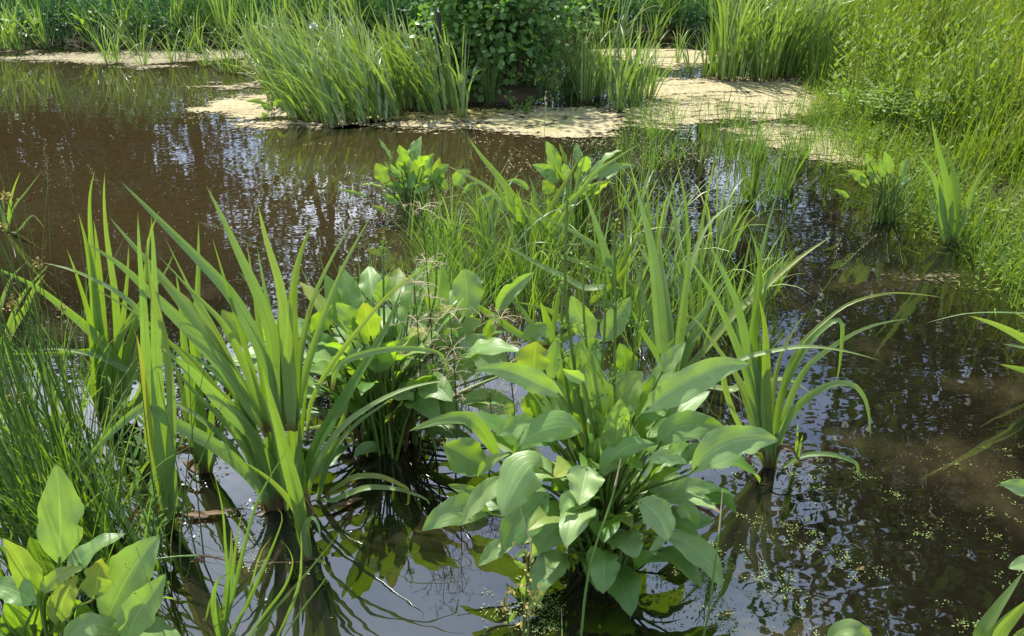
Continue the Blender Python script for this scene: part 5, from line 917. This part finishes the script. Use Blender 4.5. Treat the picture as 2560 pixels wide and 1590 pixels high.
for pts, wd, kw in [([(1410, 1220), (1405, 1160), (1400, 1100), (1410, 1040)], 62, dict(tint=.5, yel=.2)), ([(1480, 1200), (1470, 1150), (1465, 1110), (1470, 1070)], 50, dict(tint=.8)), ([(1530, 1180), (1520, 1120), (1505, 1070), (1485, 1020)], 62, dict(tint=.8)), ([(1590, 1200), (1610, 1150), (1630, 1100), (1655, 1050)], 48, dict(tint=.95)), ([(1360, 1240), (1330, 1200), (1290, 1170), (1235, 1150)], 60, dict(tint=.6, yel=.15)), ([(1500, 1250), (1510, 1220), (1530, 1190), (1550, 1170)], 50, dict(tint=.5, yel=.3)),
    ([(1440, 1250), (1430, 1210), (1400, 1180), (1370, 1160)], 50, dict(tint=.9)), ([(1390, 1110), (1380, 1090), (1375, 1060), (1370, 1030)], 40, dict(tint=.8)), ([(1250, 1340), (1220, 1310), (1180, 1290), (1145, 1280)], 30, dict(tint=.5)), ([(1560, 1260), (1590, 1230), (1630, 1210), (1670, 1190)], 50, dict(tint=.8)), ([(1370, 1270), (1360, 1240), (1340, 1210), (1330, 1180)], 50, dict(tint=.7))]:
    broadleaf(N1, 3, pts, wd, petr=.0035, **kw)
for i in range(18):
    a = rng.uniform(0, 6.28); b0 = N1.base+[rng.normal(0, .05), rng.normal(0, .03), -.02]; l_ = rng.uniform(0, .12); C, r_ = stemline(b0, b0+[math.cos(a)*l_, math.sin(a)*l_, rng.uniform(.12, .28)], [0, 0, .01], .006, .004); mb = MB(); tube(mb, C, r_, 6, (.6, 0, 0)); mb.build('stalk', MAT['stalk'], N1.o, N1.base)
N2 = Plant('water_plantain', 'small grey-green water plantain among the right bank grass', 'water plantain', gnd(3, (1290, 830)))
for pts, wd in [([(1250, 660), (1235, 640), (1220, 615), (1200, 588)], 36), ([(1260, 680), (1280, 660), (1295, 640), (1308, 620)], 34), ([(1345, 690), (1345, 660), (1350, 630), (1355, 605)], 30), ([(1370, 690), (1380, 660), (1390, 635), (1405, 610)], 40), ([(1220, 710), (1200, 700), (1180, 690), (1165, 680)], 36), ([(1280, 720), (1280, 700), (1278, 685), (1275, 670)], 30), ([(1260, 750), (1250, 745), (1240, 745), (1228, 750)], 40)]:
    broadleaf(N2, 3, pts, wd, tint=.9, petr=.003)
B2 = Plant('water_plantain', 'single broad dock-like leaf plant at the right edge of the bank', 'broad-leaved plant', gnd(3, (2380, 1080)))
for pts, wd in [([(2390, 1000), (2395, 950), (2390, 900), (2370, 845)], 80), ([(2300, 1020), (2290, 990), (2280, 970), (2270, 975)], 36), ([(2420, 1020), (2440, 980), (2470, 950), (2500, 930)], 70)]: broadleaf(B2, 3, pts, wd, tint=.6)
O1 = Plant('iris_plant', 'tall iris standing in water at the corner of the right bank', 'iris', gnd(6, (1945, 298)))
for pts, wd, kw in [([(1930, 1645), (1930, 1400), (1900, 1200), (1850, 1000), (1820, 880), (1805, 790)], 46, dict(tint=.8)), ([(1920, 1645), (1880, 1400), (1820, 1200), (1760, 1100), (1710, 1035)], 44, dict(tint=1., yel=0)), ([(1950, 1645), (1975, 1400), (1960, 1200), (1920, 1060), (1880, 980)], 48, dict(tint=.2)), ([(1905, 1645), (1860, 1500), (1810, 1400), (1770, 1325)], 40, dict(tint=1.)), ([(1960, 1645), (2000, 1530), (2060, 1440), (2120, 1370)], 44, dict(tint=.2)), ([(1965, 1645), (2030, 1450), (2080, 1300), (2150, 1160), (2250, 1050)], 34, dict(tint=.9)),
    ([(1940, 1645), (1890, 1500), (1870, 1300), (1850, 1150)], 50, dict(tint=.5)), ([(1945, 1645), (1940, 1350), (1930, 1150)], 50, dict(tint=.4))]:
    blade(O1, 3, pts, wd, **kw)
LP = Plant('water_plantain', 'dark little round-leaved plant on the cream mat left of the iris stand', 'broad-leaved plant', gnd(1, (1830, 800)))
for pts, wd in [([(1830, 740), (1800, 720), (1780, 710), (1760, 712)], 50), ([(1850, 720), (1870, 690), (1900, 690), (1920, 710)], 40), ([(1810, 790), (1790, 780), (1775, 785), (1758, 800)], 36), ([(1800, 700), (1760, 690), (1720, 680), (1660, 685)], 26)]: broadleaf(LP, 1, pts, wd, tint=.1, petr=.0025)
FLP = 'broad-leaved plants at the far bank'
for px, py in [(75, 118), (215, 110), (260, 106), (395, 108), (20, 112)]:
    pl = Plant('water_plantain', {75: 'pale broad-leaved plant at the far bank, second from the left', 100: 'pale broad-leaved plant at the far bank, fourth from the left', 215: 'broad-leaved plant at the far bank, third from the right', 260: 'broad-leaved plant at the far bank, second from the right', 395: 'rightmost broad-leaved plant at the far bank', 20: 'leftmost broad-leaved plant at the far bank'}[px], 'broad-leaved plant', gnd(0, (px, py)), FLP); mb = MB(); k = 16
    a = rng.uniform(0, 6.28, k); h = rng.uniform(.12, .32, k); pos = pl.base+np.stack([np.cos(a)*h*.4, np.sin(a)*h*.4, h], 1)
    leaves(mb, pos, np.stack([np.cos(a)*.7, np.sin(a)*.7, rng.uniform(0, .9, k)], 1), np.tile([[0, -.3, 1.]], (k, 1)), rng.uniform(.08, .13, k), rng.uniform(.035, .055, k)); mb.build('foliage', MAT['plantain'], pl.o, pl.base)
    mb = MB(); [tube(mb, np.array([pl.base, (pl.base+q)/2, q]), .003, 5) for q in pos]; mb.build('stalks', MAT['stalk'], pl.o, pl.base)

# ---------------------------------------------------------------- right edge and bottom edge plants
P1 = Plant('iris_plant', 'iris reaching in from the right edge over dark water', 'iris', gnd(6, (2640, 1250)))
for pts, wd, kw in [([(2640, 1250), (2560, 1000), (2430, 935), (2330, 880), (2200, 825), (2055, 780)], 62, dict(tint=.95)), ([(2640, 1250), (2540, 900), (2440, 800), (2340, 755)], 50, dict(yel=.3)), ([(2640, 1250), (2540, 1010), (2430, 995), (2280, 970)], 34, dict(tint=1.)), ([(2640, 1250), (2560, 1180), (2440, 1150), (2265, 1108)], 50, dict(yel=.2)), ([(2620, 1200), (2500, 790), (2350, 760), (2050, 765), (1880, 800), (1745, 838)], 12, dict(tint=1.))]:
    blade(P1, 6, pts, wd, **kw)
P2 = Plant('iris_plant', 'iris fan cropped at the bottom right corner', 'iris', gnd(9, (2250, 1800)))
for pts, wd, kw in [([(2180, 1800), (2140, 1512), (2230, 1350), (2330, 1210), (2425, 1080)], 90, dict(yel=.1)), ([(2250, 1800), (2260, 1512), (2360, 1380), (2480, 1260), (2560, 1180)], 90, dict(tint=.7)), ([(2330, 1800), (2390, 1520), (2480, 1440)], 90, dict(tint=.8)), ([(2210, 1800), (2170, 1600), (2250, 1450), (2400, 1300)], 60, dict(tint=.3))]:
    blade(P2, 9, pts, wd, **kw)
P3 = Plant('water_plantain', 'water plantain of which two leaves peek in at the right edge', 'water plantain', gnd(9, (2700, 1300)))
for pts, wd in [([(2560, 560), (2450, 520), (2350, 495), (2260, 480)], 120), ([(2560, 1010), (2470, 1020), (2400, 1030), (2325, 1055)], 110)]: broadleaf(P3, 9, pts, wd, tint=.95)
P4 = Plant('water_plantain', 'broad leaf rising at the very bottom edge right of centre', 'water plantain', gnd(9, (1290, 1720)))
broadleaf(P4, 9, [(1100, 1560), (1190, 1480), (1290, 1470), (1420, 1560)], 120, tint=.7, yel=.2)
# single rush stems in front of the largest plantain
for reg, pts, r, lab, tip in [(8, [(1625, 1560), (1660, 1200), (1710, 950), (1830, 600), (1895, 315)], .0034, 'thick bluish rush stem leaning right before the largest plantain', .2), (8, [(1265, 1560), (1280, 1200), (1285, 900), (1245, 750), (1208, 615)], .0024, 'thin rush stem with a straw tip before the drooping plantain leaf', .75), (9, [(255, 1560), (300, 1350), (335, 1100), (370, 820), (395, 525)], .0028, 'rush stem at the right side of the largest plantain', .5), (8, [(1500, 1560), (1495, 1330)], .0016, 'short dead stub of a rush at the bottom edge', 1.)]:
    b = gnd(reg, pts[0]); b[1] = max(b[1], 1.25); pl = Plant('single_rush', lab, 'rush', [b[0], b[1], 0]); C = blade_path(b[1], reg, pts, .1, 24); k = int(24*(1-tip*.5)); mb = MB(); tube(mb, C[:k], np.linspace(r, r*.8, k), 7, (.9, 0, 0)); mb.build('stem', MAT['rush'], pl.o, pl.base)
    mb = MB(); tube(mb, C[k-1:], np.linspace(r*.8, r*.3, 25-k), 7); mb.build('dry_tip', MAT['dry'], pl.o, pl.base)
# wilting persicaria
W = Plant('wilting_weed', 'wilting yellow-green weed with curled leaves before the largest plantain', 'weed', gnd(8, (1240, 1540)))
for pts, tp in [([(1235, 1540), (1245, 1300), (1262, 1100), (1250, 950), (1180, 880), (1150, 930)], .2), ([(1180, 1540), (1130, 1400), (1110, 1260), (1160, 1200), (1225, 1175)], .3), ([(1240, 1540), (1260, 1350), (1300, 1240), (1330, 1190)], .2)]:
    C = blade_path(W.Y0, 8, pts, -.05, 18); mb = MB(); tube(mb, C, np.linspace(.003, .0014, 18), 6, (.6, .3, 0)); mb.build('stem', MAT['stalk'], W.o, W.base)
    mb = MB(); k = 22; i = rng.integers(5, 18, k); leaves(mb, C[i]+rng.normal(0, .006, (k, 3)), rdir(k), rdir(k), rng.uniform(.008, .02, k), .007, np.stack([rng.uniform(0, 1, k), np.full(k, .8), np.zeros(k)], 1)); mb.build('seeds', MAT['flower'], W.o, W.base)  # loose seeds strewn along each stem of the weed
for pts, wd, y_ in [([(1255, 1240), (1235, 1190), (1240, 1140), (1250, 1100)], 44, .3), ([(1265, 1350), (1310, 1300), (1360, 1240), (1400, 1190)], 44, .15), ([(1145, 1420), (1160, 1390), (1175, 1360), (1195, 1340)], 30, .2), ([(1260, 1060), (1230, 1040), (1200, 1020), (1170, 1000)], 34, .2), ([(1290, 990), (1310, 960), (1310, 920), (1295, 880)], 36, .5), ([(1180, 980), (1220, 960), (1250, 950), (1265, 930)], 34, .2), ([(1290, 1300), (1300, 1240), (1320, 1220), (1330, 1190)], 20, .9)]:
    broadleaf(W, 8, pts, wd, dyj=-.02, dyt=-.03, tint=.7, yel=y_, pet=False, petr=.001)
S1 = Plant('sedge_tuft', 'narrow sedge tuft rising from the bottom edge left of centre', 'sedge', gnd(7, (1490, 1540)))
for pts, wd in [([(1500, 1540), (1530, 1250), (1560, 1000), (1560, 780)], 44), ([(1480, 1540), (1440, 1300), (1470, 1140), (1560, 1085)], 36), ([(1500, 1540), (1570, 1250), (1640, 950), (1740, 600), (1950, 240)], 26), ([(1510, 1540), (1540, 1200), (1520, 900), (1500, 650), (1440, 400)], 22), ([(1500, 1540), (1560, 1150), (1600, 850), (1635, 670)], 26), ([(1520, 1540), (1640, 1350), (1780, 1050), (1890, 780), (1905, 700), (1870, 640)], 26), ([(1490, 1540), (1480, 1350), (1440, 1250), (1380, 1450)], 26)]:
    blade(S1, 7, pts, wd, mat='grass')
S2 = Plant('sedge_tuft', 'loose curving sedge leaves at the bottom edge in the plant reflections', 'sedge', gnd(7, (1700, 1560)))
for pts, wd in [([(1660, 1540), (1790, 1360), (1920, 1180), (1975, 1020), (1950, 930), (1890, 860)], 22), ([(1860, 1540), (1960, 1330), (2020, 1150), (2035, 950), (2030, 800)], 22), ([(1680, 1540), (1900, 1280), (2100, 1050), (2290, 815)], 18), ([(1900, 1540), (2050, 1320), (2180, 1150), (2255, 1040)], 14), ([(1560, 1540), (1660, 1300), (1760, 950), (1840, 840)], 18)]:
    blade(S2, 7, pts, wd, mat='grass', yel=.3)
# thin grass stems with seed heads rising over the middle water
for px, py, tx, ty, lab in [(1390, 990, 1386, 620, 'tall pale grass seed head standing before the cream mat')]:
    b = gnd(2, (1385, 1480)); pl = Plant('seeding_grass', lab, 'grass', b); C = blade_path(b[1], 2, [(1385, 1480), (1380, 950), (1388, 620)], .05, 20); mb = MB(); tube(mb, C, np.linspace(.0016, .001, 20), 5); mb.build('stem', MAT['grass'], pl.o, pl.base)
    mb = MB(); k = 60; i = rng.uniform(14, 19, k); pos = np.stack([np.interp(i, range(20), C[:, j]) for j in range(3)], 1); leaves(mb, pos, rdir(k, 2.), rdir(k), .012, .004); mb.build('seed_head', MAT['dry'], pl.o, pl.base)
GL = ['left of the middle plantain, bent left', 'crossing the middle plantain', 'right of the middle plantain', 'close to the tall wavy leaf', 'left of the tall wavy leaf, leaning right', 'before the tall wavy leaf', 'leaning right before the cream mat', 'reaching right toward the thin grass', 'longest, leaning far right over dark water', 'slanting right over the bright sky reflection', 'left of the middle plantain near the iris tip', 'straight beside the middle plantain', 'lying left over the brown water', 'lower one lying left over the brown water', 'upright in the grass below the middle plantain', 'right of the right iris tips', 'leaning right beyond the right iris', 'leaning left over the far rush tips', 'nearly upright above the rush tips', 'leaning left beside the upright iris']
GS = 'fine flowering grass stems over the middle water'
for i, (fx, fy, tx, ty) in enumerate([(960, 560, 900, 440), (1010, 600, 1000, 330), (1080, 620, 1130, 320), (1150, 620, 1160, 330), (1120, 560, 1200, 330), (1250, 560, 1300, 380), (1230, 600, 1420, 330), (1390, 600, 1560, 300), (1500, 600, 1740, 390), (1600, 640, 1760, 400), (860, 650, 790, 480), (900, 640, 930, 480), (690, 620, 480, 530), (700, 640, 560, 570), (1050, 640, 1060, 420), (1960, 760, 2000, 560), (1900, 800, 2080, 560), (200, 640, 140, 350), (120, 620, 105, 330), (290, 620, 210, 390)]):
    b = gnd(0, (fx, fy)); pl = Plant('flowering_grass', 'thin flowering grass stem '+GL[i], 'grass', b, GS); C = blade_path(b[1], 0, [(fx, fy), ((fx*.6+tx*.4), (fy*.45+ty*.55)), (tx, ty)], .1, 16)
    mb = MB(); tube(mb, C, np.linspace(.0013, .0007, 16), 4); mb.build('stem', MAT['grass'], pl.o, pl.base); mb = MB(); k = 50; j_ = rng.uniform(10, 15, k); pos = np.stack([np.interp(j_, range(16), C[:, j]) for j in range(3)], 1)+rng.normal(0, .006, (k, 3)); leaves(mb, pos, rdir(k, 1.), rdir(k), .007, .002); mb.build('seed_head', MAT['dry'], pl.o, pl.base)
# dead leaves and small floating things
for (reg, p), ln, az, lab in [((7, (2330, 640)), .11, .5, 'brown sodden leaf beside the arching leaves'), ((7, (1590, 680)), .06, .1, 'curled dead leaf floating left of the largest iris'), ((5, (870, 110)), .06, .1, 'curled yellowish leaf floating below the middle plantain'), ((1, (1445, 565)), .16, .0, 'pale dead leaf at the scum edge left of the iris stand'), ((9, (1320, 1075)), .03, .4, 'small orange leaf floating on the right water'), ((7, (1380, 710)), .13, .1, 'long dark brown leaf sunk behind the stout iris'), ((9, (290, 650)), .09, -.8, 'rusty dead stalk at the right foot of the largest plantain'), ((6, (2080, 290)), .10, .2, 'rusty curled leaf at the foot of the corner iris')]:
    b = gnd(reg, p); mb = MB(); n = 10; t = np.linspace(-.5, .5, n); C = b+np.stack([t*ln*math.cos(az), t*ln*math.sin(az), .007+.010*np.abs(np.sin(t*5))*.5], 1); S = np.tile([[-math.sin(az), math.cos(az), 0]], (n, 1)); strip(mb, C, S, np.tile([[0, 0, 1.]], (n, 1)), ln*.09*np.cos(t*3)+.001, .5, 5, (rng.uniform(), .3, 0), .2)
    tag(mb.build('dead_leaf', MAT['dead'], None, b), lab, 'dead leaf')
pl = Plant('yellow_flower', 'tiny yellow flower floating before the ochre weed', 'flower', gnd(2, (935, 900))); mb = MB(); a = np.arange(5)*1.257; k = 5
leaves(mb, np.tile(pl.base+[0, 0, .045], (k, 1)), np.stack([np.cos(a), np.sin(a), np.full(k, .5)], 1), np.tile([[0, 0, 1.]], (k, 1)), .022, .02); mb.build('petals', MAT['yellow_petal'], pl.o, pl.base); mb = MB(); tube(mb, pl.base+np.array([[0, 0, -.01], [.002, 0, .02], [0, 0, .046]]), .0016, 5); mb.build('stem', MAT['stalk'], pl.o, pl.base)
for p, hh, lab in [((2120, 470), .30, 'white flower tuft showing above the iris stand')]:
    b = gnd(1, (2120, 560)); pl = Plant('white_flower', lab, 'flower', b); tp = pix(*src(1, (2120, 178)), b[1]); mb = MB(); k = 30; leaves(mb, tp+rng.normal(0, .012, (k, 3)), rdir(k), rdir(k), .03, .024); mb.build('petals', MAT['white_petal'], pl.o, pl.base); mb = MB(); tube(mb, spline([b, (b+tp)/2+[.02, 0, 0], tp], 8), .002, 5); mb.build('stem', MAT['stalk'], pl.o, pl.base)

# ---------------------------------------------------------------- duckweed and floating specks
def blob_noise(x, y, f, s):
    r = np.random.default_rng(s); v = 0
    for i in range(9):
        a = r.uniform(0, 6.28); k = f*r.uniform(.5, 2.2); v = v+np.sin((x*math.cos(a)+y*math.sin(a))*k+r.uniform(0, 6.28))
    return v/3
def flecks(name, n, region, size, z, mat, label, thr, f, seed, asp=.85, flat=.15):
    sx = rng.uniform(region[0], region[2], n*4); sy = rng.uniform(region[1], region[3], n*4)
    r = np.stack([(sx*1.05177-1280)/FPX, FWD[1]-UP[1]*((sy*1.05177-795)/FPX), FWD[2]-UP[2]*((sy*1.05177-795)/FPX)], 1); P = CAMP+r*(-CAMH/r[:, 2:3])
    P = P[blob_noise(P[:, 0], P[:, 1], f, seed)+rng.normal(0, .25, len(P)) > thr][:n]; P[:, 2] = z+rng.uniform(0, .003, len(P)); k = len(P)
    mb = MB(); d = rdir(k); d[:, 2] *= flat; nn = rdir(k)*flat; nn[:, 2] = 1; s_ = rng.uniform(size[0], size[1], k); leaves(mb, P, d, nn, s_, s_*asp, None, .05, .7); tag(mb.build(name, MAT[mat]), label, name.replace('_', ' '), kind='stuff')
def duckweed(n, region, label, thr, f, seed):
    n = int(n*.7); sx = rng.uniform(region[0], region[2], n*4); sy = rng.uniform(region[1], region[3], n*4)
    P = np.array([gnd(0, q) for q in zip(sx, sy)]); P = P[blob_noise(P[:, 0], P[:, 1], f, seed)+rng.normal(0, .3, len(P)) > thr][:n]; m = rng.geometric(.22, len(P)); Q = np.repeat(P, m, 0); k = len(Q)
    Q = Q+np.stack([rng.normal(0, .0065, k), rng.normal(0, .0065, k), .002+rng.uniform(0, .002, k)], 1); mb = MB(); d = rdir(k); d[:, 2] *= .15; nn = rdir(k)*.15; nn[:, 2] = 1; s_ = rng.uniform(.002, .0048, k)
    leaves(mb, Q, d, nn, s_, s_*.8, None, .05, .7); tag(mb.build('duckweed', MAT['duckweed_leaf']), label, 'duckweed', kind='stuff')
duckweed(572, (1150, 1290, 1800, 1500), 'scattered duckweed specks before the largest plantain', 0.40, 18, 1)
duckweed(484, (1700, 1060, 2434, 1512), 'scattered pale duckweed specks on the right foreground water', 0.30, 14, 2)
duckweed(198, (560, 1200, 800, 1400), 'duckweed specks at the foot of the largest iris', 0.65, 18, 3)
duckweed(396, (1000, 950, 1350, 1150), 'duckweed specks between the plantains', 0.35, 18, 5)
flecks('floating_debris', 1732, (1850, 640, 2500, 1250), (.002, .012), .001, 'debris_flake', 'dark rotting plant flakes floating on the right water', 0.00, 8, 4, .25, .04)
flecks('floating_debris', 1237, (100, 560, 1000, 800), (.002, .012), .001, 'debris_flake', 'dark rotting plant flakes in the left middle water', 0.15, 6, 6, .25, .04)
flecks('floating_debris', 990, (1350, 430, 2060, 720), (.002, .012), .001, 'debris_flake', 'dark rotting plant flakes among the middle grasses', 0.05, 6, 7, .25, .04)
flecks('floating_debris', 618, (1350, 1150, 2100, 1500), (.002, .012), .001, 'debris_flake', 'dark flakes around the largest plantain', 0.25, 12, 8, .25, .04)
flecks('floating_debris', 371, (150, 850, 560, 1150), (.002, .012), .001, 'debris_flake', 'dark flakes among the left irises', 0.15, 12, 9, .25, .04)
for pl_, sp, k in ((A, .07, 160), (A2, .04, 60), (Gp, .12, 120), (Ip, .07, 140), (Fp, .16, 200), (Cp, .06, 140), (Dp, .05, 100), (J1, .1, 120)):
    a = rng.uniform(0, 6.28, k); r = sp*rng.uniform(.6, 1.7, k); Q = pl_.base+np.stack([np.cos(a)*r, np.sin(a)*r, .0015+rng.uniform(0, .002, k)], 1); mb = MB(); s_ = rng.uniform(.002, .012, k)
    d = rdir(k); d[:, 2] *= .1; nn = rdir(k)*.12; nn[:, 2] = 1; leaves(mb, Q, d, nn, s_, s_*rng.uniform(.15, .7, k), None, .05, .7); tag(mb.build('floating_debris', MAT['debris_flake']), 'dark bits gathered round the foot of a plant', 'floating debris', kind='stuff')
flecks('floating_specks', 220, (0, 160, 1000, 560), (.003, .008), .001, 'dry', 'sparse pale specks drifting on the brown left water', .2, 2, 21, .6, .03)
flecks('floating_specks', 700, (430, 200, 1500, 345), (.005, .014), .001, 'dry', 'loose pale fragments round the rims of the cream mats', .35, 5, 22, .7, .03)
flecks('floating_specks', 700, (1200, 240, 2080, 410), (.005, .014), .001, 'dry', 'loose pale fragments beside the broad cream mat', .3, 5, 23, .7, .03)
